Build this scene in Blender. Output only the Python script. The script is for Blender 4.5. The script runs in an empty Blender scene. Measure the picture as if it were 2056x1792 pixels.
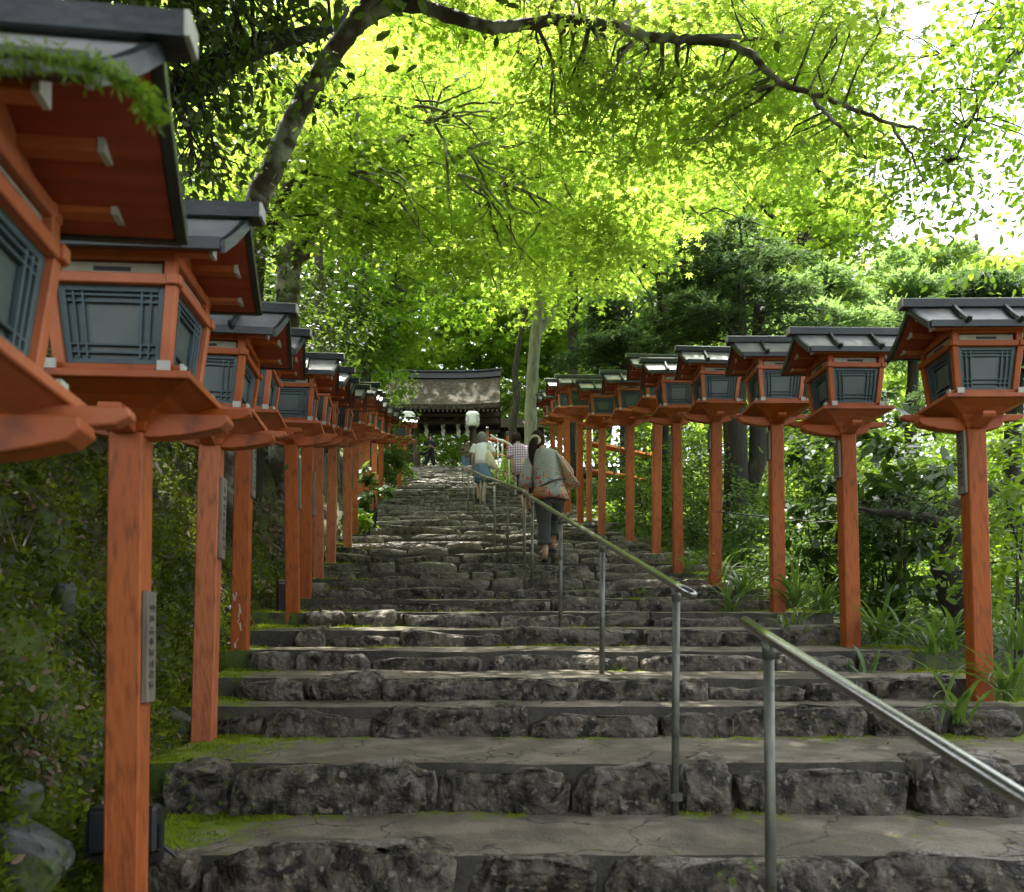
import bpy, bmesh, math, random
import numpy as np
from mathutils import Vector, Matrix, noise as MN
R = math.radians
random.seed(7); RNG = np.random.default_rng(11)
SC = bpy.context.scene
COL = SC.collection

# ------------------------------------------------------------------ camera model
# measurements on the photograph are turned into metres: x, y in a 2056 x 1792 frame
F = 1800.0; CX = 1028.0; HOR = 1320.0; PITCH = R(2.0)
YC = HOR - F*math.tan(PITCH)
CZ = 1.6
def P(x, y, Y):
    u = (x-CX)/F; v = (YC-y)/F
    t = Y/(math.cos(PITCH)-v*math.sin(PITCH))
    return Vector((u*t, Y, CZ+(math.sin(PITCH)+v*math.cos(PITCH))*t))
cam = bpy.data.cameras.new('camera'); camo = bpy.data.objects.new('camera', cam); COL.objects.link(camo)
camo.location = (0, 0, CZ); camo.rotation_euler = (math.pi/2+PITCH, 0, 0)
cam.sensor_width = 36; cam.lens = 36*F/2056; cam.shift_y = (YC-896)/2056
cam.clip_start = .05; cam.clip_end = 3000
cam.dof.use_dof = True; cam.dof.focus_distance = 9.5; cam.dof.aperture_fstop = 4.5
SC.camera = camo

# ------------------------------------------------------------------ light
SUN_EL, SUN_AZ = R(73), R(-20)
w = bpy.data.worlds.new('World'); SC.world = w; w.use_nodes = True
nt = w.node_tree; bg = nt.nodes['Background']
sky = nt.nodes.new('ShaderNodeTexSky'); sky.sky_type = 'NISHITA'; sky.sun_disc = False
sky.sun_elevation = SUN_EL; sky.sun_rotation = SUN_AZ; sky.air_density = 1.0; sky.dust_density = 4.0; sky.ozone_density = 1.0
hs = nt.nodes.new('ShaderNodeHueSaturation'); hs.inputs['Saturation'].default_value = .30   # humid, milky summer sky
nt.links.new(sky.outputs[0], hs.inputs['Color']); nt.links.new(hs.outputs[0], bg.inputs[0]); bg.inputs[1].default_value = .15
sl = bpy.data.lights.new('sun', 'SUN'); slo = bpy.data.objects.new('sun', sl); COL.objects.link(slo)
sl.energy = 3.3; sl.angle = R(.5); sl.color = (1, .95, .86)
sd = Vector((math.sin(SUN_AZ)*math.cos(SUN_EL), math.cos(SUN_AZ)*math.cos(SUN_EL), math.sin(SUN_EL)))
slo.rotation_euler = (-sd).to_track_quat('-Z', 'Y').to_euler(); slo.location = (0, 0, 60)
SC.view_settings.view_transform = 'Standard'; SC.view_settings.look = 'None'; SC.view_settings.gamma = 1
SC.view_settings.exposure = 2.3
SC.cycles.use_denoising = True
try: SC.cycles.denoiser = 'OPENIMAGEDENOISE'
except Exception: pass
SC.cycles.max_bounces = 10; SC.cycles.diffuse_bounces = 5; SC.cycles.transmission_bounces = 6; SC.cycles.glossy_bounces = 3
SC.cycles.use_adaptive_sampling = True; SC.cycles.adaptive_threshold = .02
SC.cycles.sample_clamp_indirect = 6

# ------------------------------------------------------------------ materials
def mat(name, c1, c2=None, scale=6., rough=.6, bump=0., bscale=None, metal=0., spec=.5, detail=5., lo=.35, hi=.65, stretch=None, c3=None, s3=2., lo3=.55, hi3=.7, orand=0., bdist=.02):
    m = bpy.data.materials.new(name); m.use_nodes = True
    n = m.node_tree.nodes; L = m.node_tree.links; b = n['Principled BSDF']
    b.inputs['Roughness'].default_value = rough; b.inputs['Metallic'].default_value = metal
    b.inputs['Specular IOR Level'].default_value = spec
    tc = n.new('ShaderNodeTexCoord'); vec = tc.outputs['Object']
    if stretch:
        mp = n.new('ShaderNodeMapping'); mp.inputs['Scale'].default_value = stretch
        L.new(vec, mp.inputs[0]); vec = mp.outputs[0]
    def nz(sc, d=detail):
        t = n.new('ShaderNodeTexNoise'); t.inputs['Scale'].default_value = sc; t.inputs['Detail'].default_value = d
        L.new(vec, t.inputs['Vector']); return t.outputs['Fac']
    def ramp(f, a, z):
        r = n.new('ShaderNodeMapRange'); r.inputs[1].default_value = a; r.inputs[2].default_value = z; L.new(f, r.inputs[0]); return r.outputs[0]
    def mix(f, a, z):
        x = n.new('ShaderNodeMix'); x.data_type = 'RGBA'; L.new(f, x.inputs[0])
        for k, s in ((6, a), (7, z)):
            if isinstance(s, tuple): x.inputs[k].default_value = (*s, 1)
            else: L.new(s, x.inputs[k])
        return x.outputs[2]
    if c2 is None: b.inputs['Base Color'].default_value = (*c1, 1)
    else:
        col = mix(ramp(nz(scale), lo, hi), c1, c2)
        if c3: col = mix(ramp(nz(s3), lo3, hi3), col, c3)
        if orand:
            oi = n.new('ShaderNodeObjectInfo'); mr = n.new('ShaderNodeMapRange'); L.new(oi.outputs['Random'], mr.inputs[0]); mr.inputs[3].default_value = 1-orand; mr.inputs[4].default_value = 1+orand*.6
            hv = n.new('ShaderNodeHueSaturation'); L.new(mr.outputs[0], hv.inputs['Value']); L.new(col, hv.inputs['Color']); col = hv.outputs[0]
            m2 = n.new('ShaderNodeMapRange'); L.new(oi.outputs['Random'], m2.inputs[0]); m2.inputs[3].default_value = 1.; m2.inputs[4].default_value = .88; L.new(m2.outputs[0], hv.inputs['Saturation'])
        L.new(col, b.inputs['Base Color'])
    if bump:
        bp = n.new('ShaderNodeBump'); bp.inputs['Strength'].default_value = bump; bp.inputs['Distance'].default_value = bdist
        L.new(nz(bscale or scale*4, 8), bp.inputs['Height']); L.new(bp.outputs[0], b.inputs['Normal'])
    return m

def leafmat(name, dark, light, trans, tfac=.5, rough=.45, spec=.4, patch=0.):
    m = bpy.data.materials.new(name); m.use_nodes = True
    n = m.node_tree.nodes; L = m.node_tree.links; b = n['Principled BSDF']; out = n['Material Output']
    g = n.new('ShaderNodeNewGeometry')
    fac = g.outputs['Random Per Island']
    if patch:
        tc = n.new('ShaderNodeTexCoord'); nz = n.new('ShaderNodeTexNoise'); nz.inputs['Scale'].default_value = patch; nz.inputs['Detail'].default_value = 3; L.new(tc.outputs['Object'], nz.inputs['Vector'])
        mr = n.new('ShaderNodeMapRange'); mr.inputs[1].default_value = .38; mr.inputs[2].default_value = .66; L.new(nz.outputs['Fac'], mr.inputs[0])
        mu = n.new('ShaderNodeMath'); mu.operation = 'MULTIPLY_ADD'; L.new(fac, mu.inputs[0]); mu.inputs[1].default_value = .3; L.new(mr.outputs[0], mu.inputs[2]); mu.use_clamp = True; fac = mu.outputs[0]
    def mix(a, z):
        x = n.new('ShaderNodeMix'); x.data_type = 'RGBA'; L.new(fac, x.inputs[0])
        x.inputs[6].default_value = (*a, 1); x.inputs[7].default_value = (*z, 1); return x.outputs[2]
    L.new(mix(dark, light), b.inputs['Base Color']); b.inputs['Roughness'].default_value = rough; b.inputs['Specular IOR Level'].default_value = spec
    t = n.new('ShaderNodeBsdfTranslucent')
    L.new(mix(tuple(c*(.5 if patch else .75) for c in trans), trans), t.inputs[0])
    s = n.new('ShaderNodeMixShader'); s.inputs[0].default_value = tfac
    L.new(b.outputs[0], s.inputs[1]); L.new(t.outputs[0], s.inputs[2]); L.new(s.outputs[0], out.inputs[0])
    return m

# ------------------------------------------------------------------ objects
def link(name, me, parent=None):
    o = bpy.data.objects.new(name, me); COL.objects.link(o)
    if parent is not None: o.parent = parent
    return o
def tag(o, label, cat, group=None):
    o['label'] = label; o['category'] = cat
    if group: o['group'] = group
    return o
def thing(name, label, cat, loc=(0, 0, 0), rz=0, group=None):
    o = bpy.data.objects.new(name, None); COL.objects.link(o); o.location = loc; o.rotation_euler = (0, 0, rz)
    o.empty_display_size = .2
    return tag(o, label, cat, group)
def kind(o, k): o['kind'] = k; return o

class MB:
    """collects shapes, builds ONE mesh"""
    def __init__(s): s.v = []; s.f = []
    def add(s, vs, fs, M=None):
        k = len(s.v)
        s.v += [tuple(M @ Vector(p)) if M is not None else tuple(p) for p in vs]
        s.f += [tuple(i+k for i in f) for f in fs]; return s
    def box(s, c, d, M=None, top=1., topy=None):
        x, y, z = d[0]/2, d[1]/2, d[2]/2; ty = top if topy is None else topy
        vs = [(c[0]+a*x*(top if e > 0 else 1), c[1]+b*y*(ty if e > 0 else 1), c[2]+e*z) for e in (-1, 1) for b in (-1, 1) for a in (-1, 1)]
        return s.add(vs, [(0, 2, 3, 1), (4, 5, 7, 6), (0, 1, 5, 4), (2, 6, 7, 3), (0, 4, 6, 2), (1, 3, 7, 5)], M)
    def hexa(s, vs, M=None):
        return s.add(vs, [(0, 2, 3, 1), (4, 5, 7, 6), (0, 1, 5, 4), (2, 6, 7, 3), (0, 4, 6, 2), (1, 3, 7, 5)], M)
    def prism(s, poly, a, b, axis='x', M=None):
        n = len(poly)
        def pt(p, t): return {'x': (t, p[0], p[1]), 'y': (p[0], t, p[1]), 'z': (p[0], p[1], t)}[axis]
        vs = [pt(p, a) for p in poly]+[pt(p, b) for p in poly]
        fs = [tuple(range(n))[::-1], tuple(range(n, 2*n))]+[(i, (i+1) % n, n+(i+1) % n, n+i) for i in range(n)]
        return s.add(vs, fs, M)
    def loft(s, rings, cap=True, M=None):
        n = len(rings[0]); vs = [p for r in rings for p in r]; fs = []
        for k in range(len(rings)-1):
            for i in range(n):
                j = (i+1) % n; fs.append((k*n+i, k*n+j, (k+1)*n+j, (k+1)*n+i))
        if cap: fs.append(tuple(range(n))[::-1]); fs.append(tuple(range((len(rings)-1)*n, len(rings)*n)))
        return s.add(vs, fs, M)
    def tube(s, pts, rad, n=8, wob=0., cap=True, M=None):
        pts = [Vector(p) for p in pts]
        if not hasattr(rad, '__len__'): rad = [rad]*len(pts)
        rings = []; up = None
        for i, p in enumerate(pts):
            d = (pts[min(i+1, len(pts)-1)]-pts[max(i-1, 0)])
            if d.length < 1e-6: d = Vector((0, 0, 1))
            d.normalize()
            if up is None: up = Vector((0, 0, 1)) if abs(d.z) < .9 else Vector((1, 0, 0))
            a = up.cross(d).normalized(); b = d.cross(a); up = b if abs(b.dot(d)) < .9 else up
            ring = []
            for k in range(n):
                t = 2*math.pi*k/n; q = p+(a*math.cos(t)+b*math.sin(t))*rad[i]
                if wob: q = p+(q-p)*(1+wob*MN.noise(q*4.)+wob*.6*MN.noise(q*11.))
                ring.append(q)
            rings.append(ring)
        return s.loft(rings, cap, M)
    def build(s, name, m, parent=None, smooth=False, bevel=0.):
        me = bpy.data.meshes.new(name); me.from_pydata(s.v, [], s.f)
        bm = bmesh.new(); bm.from_mesh(me)
        bmesh.ops.recalc_face_normals(bm, faces=bm.faces)
        if bevel: bmesh.ops.bevel(bm, geom=[e for e in bm.edges if e.is_manifold and e.calc_face_angle(0) > .5], offset=bevel, segments=1, affect='EDGES', clamp_overlap=True)
        bm.to_mesh(me); bm.free()
        me.materials.append(m)
        if smooth: me.polygons.foreach_set('use_smooth', [True]*len(me.polygons))
        return link(name, me, parent)

def fastmesh(name, V, nper, m, parent=None, smooth=False):
    """V (N, nper, 3): N separate polygons"""
    N = len(V); me = bpy.data.meshes.new(name)
    me.vertices.add(N*nper); me.vertices.foreach_set('co', np.ascontiguousarray(V, dtype=np.float32).ravel())
    me.loops.add(N*nper); me.loops.foreach_set('vertex_index', np.arange(N*nper, dtype=np.int32))
    me.polygons.add(N); me.polygons.foreach_set('loop_start', np.arange(0, N*nper, nper, dtype=np.int32))
    me.update(calc_edges=True)
    for x in (m if isinstance(m, list) else [m]): me.materials.append(x)
    return link(name, me, parent)

def gridmesh(name, X, Y, Z, m, parent=None, smooth=True, attr=None):
    nj, ni = X.shape; V = np.stack([X, Y, Z], -1).reshape(-1, 3)
    idx = np.arange(nj*ni).reshape(nj, ni)
    q = np.stack([idx[:-1, :-1], idx[:-1, 1:], idx[1:, 1:], idx[1:, :-1]], -1).reshape(-1, 4)
    me = bpy.data.meshes.new(name); me.from_pydata(V.tolist(), [], q.tolist()); me.materials.append(m)
    if smooth: me.polygons.foreach_set('use_smooth', [True]*len(me.polygons))
    if attr is not None:
        a = me.attributes.new('moss', 'FLOAT', 'POINT'); a.data.foreach_set('value', attr.astype(np.float32).ravel())
    return link(name, me, parent)

# leaf outlines (x along the leaf, y across, z fold)
def star(angs, lens, valley):
    pts = [(0, -.02, 0)]
    for i, (a, l) in enumerate(zip(angs, lens)):
        pts.append((l*math.cos(R(a)), l*math.sin(R(a)), -.12*l*l))
        if i < len(angs)-1:
            c = (a+angs[i+1])/2; v = valley*(l+lens[i+1])/2
            pts.append((v*math.cos(R(c)), v*math.sin(R(c)), 0))
    return np.array(pts, dtype=np.float64)
MAPLE = star([-125, -80, -38, 0, 38, 80, 125], [.45, .78, .95, 1., .95, .78, .45], .42)
MAPLE5 = star([-95, -48, 0, 48, 95], [.62, .9, 1., .9, .62], .45)
OVAL = np.array([(0, 0, 0), (.25, -.2, .03), (.6, -.2, .02), (1, 0, -.08), (.6, .2, .02), (.25, .2, .03)])
LANCE = np.array([(0, 0, 0), (.35, -.11, .02), (.75, -.08, -.03), (1, 0, -.12), (.75, .08, -.03), (.35, .11, .02)])
RHOMB = np.array([(0, 0, 0), (.5, -.28, .03), (1, 0, -.06), (.5, .28, .03)])
NEEDLE = np.array([(0, -.05, 0), (1, 0, 0), (0, .05, 0)])
def unit(a): return a/np.maximum(np.linalg.norm(a, axis=-1, keepdims=True), 1e-9)
def leafverts(C, Nrm, S, T, fwd=None):
    N = len(C); Nrm = unit(Nrm)
    r = RNG.normal(size=(N, 3)) if fwd is None else fwd
    a = unit(r-(r*Nrm).sum(-1, keepdims=True)*Nrm); b = np.cross(Nrm, a)
    T = np.asarray(T)
    return C[:, None]+S[:, None, None]*(a[:, None]*T[None, :, 0, None]+b[:, None]*T[None, :, 1, None]+Nrm[:, None]*T[None, :, 2, None])
def vnoise(A, s, off=0.):
    return np.array([MN.noise(Vector((p[0]*s+off, p[1]*s, p[2]*s))) for p in A])
# ------------------------------------------------------------------ terrain
GP = [(2.92,1835),(4.6,1490),(5.9,1345),(7.3,1258),(8.4,1207),(9.5,1172),(10.8,1127),(12,1104),(13.7,1076),(15,1055),(17,1036),(19,1010),(24,975),(30,957),(38,937)]
GY = np.array([-6, 0, 1.4]+[p[0] for p in GP]+[40, 52, 90])
gz = [CZ+(HOR-p[1])*p[0]/F for p in GP]
GZ = np.array([-1.4, 0.02, .36]+gz+[gz[-1]+.02, gz[-1]+.3, gz[-1]+14])
def g(Y): return np.interp(Y, GY, GZ)
LY = np.array([-6, 1.45, 2.92, 5.9, 8.4, 11.8, 14.8, 17.8, 23.3, 38, 60.]); LX = np.array([-.6, -1.0, -1.27, -1.80, -2.05, -2.22, -2.5, -2.72, -2.95, -4.4, -5.])
RY = np.array([-6, 2, 5.1, 6.3, 7.6, 8.9, 10.2, 12.3, 13.7, 17, 20, 30, 38, 60.]); RX = np.array([3.6, 3.15, 2.68, 2.39, 2.26, 2.03, 1.90, 1.64, 1.40, 1.06, .95, 0.2, -.6, -1.])
def xl(Y): return np.interp(Y, LY, LX)
def xr(Y): return np.interp(Y, RY, RX)
def G(X, Y):
    X = np.asarray(X, float); Y = np.asarray(Y, float)
    dl = np.maximum(xl(Y)-.12-X, 0); dr = np.maximum(X-xr(Y)-.45, 0)
    s = np.clip(dl/1.15, 0, 1); hb = np.interp(Y, [0, 8, 16, 24, 34], [2.1, 2.0, 1.2, .7, .2])
    bank = hb*(s*s*(3-2*s)*.45+.55*s)+.42*np.maximum(dl-1.15, 0)-.012*np.maximum(dl-20, 0)**1.3
    right = -.13*np.minimum(dr, 5)-.02*np.maximum(dr-5, 0)
    hill = .34*np.maximum(Y-54, 0)*np.clip(.55-(X/90), .05, 1.2)
    return g(np.minimum(Y, 54))+bank+right+hill

M_conc = mat('tread_cement', (.215, .188, .142), (.132, .114, .084), 5, .8, .7, 70, lo3=.52, hi3=.70, c3=(.085, .078, .055), s3=2.6, spec=.3, detail=14, lo=.42, hi=.58, bdist=.014)
def add_moss(m, moss=(.22, .28, .018), moss2=(.09, .13, .012), sc=11., lo=.70, hi=.90):
    n = m.node_tree.nodes; L = m.node_tree.links; b = n['Principled BSDF']
    at = n.new('ShaderNodeAttribute'); at.attribute_name = 'moss'
    tc = n.new('ShaderNodeTexCoord')
    a = n.new('ShaderNodeTexNoise'); a.inputs['Scale'].default_value = sc; a.inputs['Detail'].default_value = 8; L.new(tc.outputs['Object'], a.inputs['Vector'])
    ad = n.new('ShaderNodeMath'); ad.operation = 'ADD'; L.new(at.outputs['Fac'], ad.inputs[0]); L.new(a.outputs['Fac'], ad.inputs[1])
    r = n.new('ShaderNodeMapRange'); r.inputs[1].default_value = lo; r.inputs[2].default_value = hi; L.new(ad.outputs[0], r.inputs[0])
    c = n.new('ShaderNodeTexNoise'); c.inputs['Scale'].default_value = 45; c.inputs['Detail'].default_value = 4; L.new(tc.outputs['Object'], c.inputs['Vector'])
    mc = n.new('ShaderNodeMix'); mc.data_type = 'RGBA'; L.new(c.outputs['Fac'], mc.inputs[0]); mc.inputs[6].default_value = (*moss2, 1); mc.inputs[7].default_value = (*moss, 1)
    mm = n.new('ShaderNodeMix'); mm.data_type = 'RGBA'; L.new(r.outputs[0], mm.inputs[0])
    src = b.inputs['Base Color'].links[0].from_socket; L.new(src, mm.inputs[6]); L.new(mc.outputs[2], mm.inputs[7]); L.new(mm.outputs[2], b.inputs['Base Color'])
    return m
def add_cracks(m, sc=1.4):
    n = m.node_tree.nodes; L = m.node_tree.links; b = n['Principled BSDF']
    tc = n.new('ShaderNodeTexCoord'); nz = n.new('ShaderNodeTexNoise'); nz.inputs['Scale'].default_value = 3; nz.inputs['Detail'].default_value = 6
    L.new(tc.outputs['Object'], nz.inputs['Vector'])
    vm = n.new('ShaderNodeVectorMath'); vm.operation = 'MULTIPLY_ADD'; L.new(nz.outputs['Color'], vm.inputs[0]); vm.inputs[1].default_value = (.5, .5, .5); L.new(tc.outputs['Object'], vm.inputs[2])
    v = n.new('ShaderNodeTexVoronoi'); v.feature = 'DISTANCE_TO_EDGE'; v.inputs['Scale'].default_value = sc; L.new(vm.outputs[0], v.inputs['Vector'])
    r = n.new('ShaderNodeMapRange'); r.inputs[1].default_value = .0; r.inputs[2].default_value = .011; L.new(v.outputs['Distance'], r.inputs[0])
    mm = n.new('ShaderNodeMix'); mm.data_type = 'RGBA'; L.new(r.outputs[0], mm.inputs[0]); mm.inputs[6].default_value = (.035, .032, .025, 1)
    L.new(b.inputs['Base Color'].links[0].from_socket, mm.inputs[7]); L.new(mm.outputs[2], b.inputs['Base Color'])
add_cracks(M_conc); add_moss(M_conc)
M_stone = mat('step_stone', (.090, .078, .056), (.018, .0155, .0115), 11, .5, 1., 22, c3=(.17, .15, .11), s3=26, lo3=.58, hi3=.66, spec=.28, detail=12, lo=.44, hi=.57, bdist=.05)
def add_highlight(m, col=(.20, .18, .145)):
    # sky highlight on the ridges, painted in as a paler colour
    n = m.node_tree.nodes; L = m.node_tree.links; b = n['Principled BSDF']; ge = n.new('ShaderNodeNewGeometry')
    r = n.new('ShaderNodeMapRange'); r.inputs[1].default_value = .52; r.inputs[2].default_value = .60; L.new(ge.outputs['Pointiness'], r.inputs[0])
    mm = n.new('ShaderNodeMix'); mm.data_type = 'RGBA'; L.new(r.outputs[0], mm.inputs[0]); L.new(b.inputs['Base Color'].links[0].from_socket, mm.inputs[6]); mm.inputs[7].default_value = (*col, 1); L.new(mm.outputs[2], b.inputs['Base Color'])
add_highlight(M_stone)
add_moss(M_stone, (.15, .21, .02), (.05, .075, .01), 20., lo=1.06, hi=1.16)
M_mort = mat('dark_mortar', (.075, .068, .052), (.035, .033, .025), 7, .9, .6, 40); add_moss(M_mort, (.09, .14, .015), (.05, .08, .01), lo=.8, hi=1.0)
M_soil = mat('soil', (.045, .035, .02), (.03, .05, .012), 1.6, .9, .6, 14, c3=(.07, .10, .015), s3=4)
M_bank = mat('mossy_bank', (.045, .036, .022), (.04, .055, .011), 6, .9, 1., 26, c3=(.075, .11, .016), s3=2.6, lo3=.47, hi3=.62)
M_moss = leafmat('moss', (.08, .12, .010), (.24, .30, .018), (.34, .42, .03), .35, .8, .1, 5.)
M_mossb = leafmat('bank_moss', (.018, .028, .005), (.16, .20, .016), (.20, .26, .02), .3, .85, .1, 3.2)

gx = np.concatenate([np.linspace(-140, -22, 14), np.linspace(-20, -3, 26), np.linspace(-2.8, 5, 40), np.linspace(5.5, 24, 24), np.linspace(28, 160, 12)])
gy = np.concatenate([np.linspace(-60, -6, 8), np.linspace(-5, 45, 100), np.linspace(47, 240, 36)])
XX, YY = np.meshgrid(gx, gy); ZZ = G(XX, YY)
cor = (XX > xl(YY)-.6) & (XX < xr(YY)+.3) & (YY > -3) & (YY < 38.5)
ZZ = np.where(cor, ZZ-.42, ZZ-.06)
ZZ += .08*np.sin(XX*1.7+YY*.9)*np.sin(YY*1.3-XX*.6)*(~cor)
kind(gridmesh('ground', XX, YY, ZZ, M_soil), 'structure')

# left bank: finer sheet with lumps
bu = np.concatenate([np.linspace(0, 1.4, 44), np.linspace(1.46, 4.2, 22)]); bv = np.concatenate([np.linspace(-1.5, 12, 270), np.linspace(12.1, 36, 130)])
BU, BV = np.meshgrid(bu, bv); BX = xl(BV)-.02-BU; BZ = G(BX, BV)
pts = np.stack([BX, BV, BZ], -1).reshape(-1, 3)
nz = (vnoise(pts, 1.5)*.20+vnoise(pts, 4.)*.14+vnoise(pts, 11.)*.045+vnoise(pts, 24.)*.022).reshape(BX.shape)
fade = np.clip(BU/.35, .0, 1)
BX = BX+nz*.9*fade; BZ = BZ+nz*.5*fade-.03*(1-fade)-.0*BU
BANK = (BX, BV+nz*.3*fade, BZ)
kind(gridmesh('bank', *BANK, M_bank), 'structure')

# ------------------------------------------------------------------ stone stairs
EDGE = [(3.2,1720),(3.9,1535),(4.75,1420),(5.15,1363),(5.78,1308),(6.45,1265),(7.2,1230),(7.9,1204),(8.5,1183),(9.1,1163)]
steps = [(.35, CZ-1.40), (1.1, CZ-1.22), (1.8, CZ-1.07), (2.5, CZ-.93)]+[(Y, CZ+(HOR-y)*Y/F) for Y, y in EDGE]
Yk = 9.1
while Yk < 37.6:
    Yk += .60 if Yk < 20 else .66
    steps.append((Yk, float(g(Yk))+.075))
TOP = steps[-1]
def tread_z(k, Y): return steps[k][1]+.067*(Y-steps[k][0])
def step_at(Y):
    k = max([i for i, s in enumerate(steps) if s[0] <= Y] or [0]); return k
def stand(Y): return tread_z(step_at(Y), Y)

RIS = []; V = []; FF = []; MO = []
def srow(Y, xs, z, moss):
    base = len(V)
    for i, x in enumerate(xs):
        V.append((x, Y+.02*MN.noise(Vector((x*2, Y*2, 3))), z+.012*MN.noise(Vector((x*1.7, Y*2.1, 0)))+.005*MN.noise(Vector((x*9, Y*9, 0)))))
        MO.append(moss[i])
    return list(range(base, base+len(xs)))
for k, (Y0, z0) in enumerate(steps):
    last = k == len(steps)-1
    Y1 = steps[k+1][0] if not last else 44.
    z1 = tread_z(k, Y1) if not last else z0
    near = Y0 < 12; nx = 90 if near else 34
    xa, xb = float(xl(Y0))-.18, float(xr(Y0))+(.30 if not last else 5)
    if last: xa -= 4
    t = np.linspace(0, 1, nx); xs = xa+(xb-xa)*t
    def mossv(Y, inner):
        o = []
        for x in xs:
            e = min((x-xa), (xb-x)); a = .40*math.exp(-max(e-.12, 0)/.42)+(.40*inner)
            n = MN.noise(Vector((x*1.1, Y*1.3, 7.)))+.5*MN.noise(Vector((x*3.3, Y*3, 2.)))
            o.append(max(0, min(.62, a+.36*n*inner+.20*n)))
        return o
    fr = [0, .12, .3, .5, .68, .82, .92, 1.] if near else [0, .4, .8, 1.]
    zb = z0-.30
    prev = srow(Y0+.05, xs, zb, mossv(Y0, .3))
    for fi, f in enumerate(fr):
        Y = Y0+.05+(Y1+.055-Y0-.05)*f; z = z0+(z1-z0)*f
        cur = srow(Y, xs, z, mossv(Y, max(0, (f-.55)/.45)**1.3))
        for i in range(nx-1): FF.append((prev[i], prev[i+1], cur[i+1], cur[i])); RIS.append(1 if fi == 0 else 0)
        prev = cur
me = bpy.data.meshes.new('stairs'); me.from_pydata(V, [], FF); me.materials.append(M_conc); me.materials.append(M_mort); me.polygons.foreach_set('material_index', RIS)
a = me.attributes.new('moss', 'FLOAT', 'POINT'); a.data.foreach_set('value', np.array(MO, dtype=np.float32))
me.polygons.foreach_set('use_smooth', [True]*len(FF)); me.set_sharp_from_angle(angle=R(40))
stairs = kind(link('stairs', me), 'structure')

def rock(MBx, c, d, res, seed, chip=1., rz=0, pw=6.5):
    """rounded, chipped block: a superellipsoid pushed about by noise"""
    nu, nv = res; rnd = random.Random(seed); off = Vector((rnd.random()*90, rnd.random()*90, rnd.random()*90))
    sk = [rnd.uniform(-.16, .16) for _ in range(4)]
    vs = []; fs = []
    facets = []
    for _ in range(9 if pw > 4 else 5):
        nn = Vector((rnd.uniform(-1, 1), rnd.uniform(-1, .35), rnd.uniform(-.8, .9)))
        nn = Vector((nn.x/d[0]*.3, nn.y/d[1]*.25, nn.z/d[2]*.22)).normalized()
        sup = abs(nn.x)*d[0]/2+abs(nn.y)*d[1]/2+abs(nn.z)*d[2]/2
        facets.append((nn, sup*rnd.uniform(.74, .96)))
    for j in range(nv+1):
        ph = -math.pi/2+math.pi*j/nv
        for i in range(nu):
            th = 2*math.pi*i/nu
            def sp(cx, e): return math.copysign(abs(cx)**e, cx)
            e = 2/pw
            x = sp(math.cos(th), e)*sp(math.cos(ph), e); y = sp(math.sin(th), e)*sp(math.cos(ph), e); z = sp(math.sin(ph), e*.8)
            p = Vector((x*d[0]/2, y*d[1]/2, z*d[2]/2))
            p.z += sk[0]*p.x*.5*d[2]/max(d[0], .2)+ (.20*d[2] if z > 0 else .12*d[2])*MN.noise(off+Vector((p.x*3.2, p.y*2, 0)))
            p.y += sk[1]*p.z+.05*MN.noise(off+Vector((p.x*2.2, 0, 9)))
            q = p+off
            cell = MN.cell(q*5.5)
            amp = min(d[2], .2)
            p += Vector((0, -1, .35))*(MN.noise(q*4.3)*.24+abs(MN.noise(q*8))*.20+MN.noise(q*17)*.09+MN.noise(q*34)*.035)*amp*chip*(1 if y < .3 else .3)
            p.x += .2*amp*MN.noise(q*5)
            for nn, dd in facets:
                e = p.dot(nn)-dd
                if e > 0: p -= nn*e*.92
            p += Vector((MN.noise(q*31), MN.noise(q*29), MN.noise(q*33)))*.012*amp/.2
            vs.append(p)
    for j in range(nv):
        for i in range(nu):
            fs.append((j*nu+i, j*nu+(i+1) % nu, (j+1)*nu+(i+1) % nu, (j+1)*nu+i))
    MBx.add(vs, fs, Matrix.Translation(c) @ Matrix.Rotation(rz, 4, 'Z'))
def PX(xs, Y): return [(x-CX)*Y/F for x in xs]
CUT = {4: [300,405,915,935,1222,1722,2300], 5: [338,478,870,1148,1345,1475,1825,2080,2300], 6: [430,530,752,1062,1318,1478,1735,1905,2060],
       7: [470,612,772,1153,1415,1612,1735,1935], 8: [500,594,740,972,1285,1545,1720,1850], 9: [600,650,806,1006,1292,1450,1570,1700], 10: [612,700,800,1005,1180,1310,1500,1640]}
cand = []
for k, (Y0, z0) in enumerate(steps):
    rr = random.Random(100+k)
    zbase = tread_z(k-1, Y0) if k else z0-.2
    xa, xb = float(xl(Y0))-.10, float(xr(Y0))+.22
    if k in CUT: cuts = PX(CUT[k], Y0)
    else:
        cuts = [xa]
        while cuts[-1] < xb: cuts.append(cuts[-1]+rr.choice([.3, .5, .65, .8, 1.0, 1.3, 1.5])*rr.uniform(.85, 1.2))
    for i in range(len(cuts)-1):
        wx = cuts[i+1]-cuts[i]; h = z0-zbase+.035
        if wx < .06: continue
        gap = rr.uniform(-.02, .02)
        dz = rr.choice([rr.uniform(-.035, -.005), rr.uniform(-.085, -.03)]); dep = rr.uniform(.24, .40)
        cand.append((k, ((cuts[i]+cuts[i+1])/2, Y0+dep/2-.015+rr.uniform(-.06, .015), zbase-.04+(h+.01+dz)/2+.0), (wx-gap, dep, h+.05+dz), rr.random()*1e4))
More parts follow.
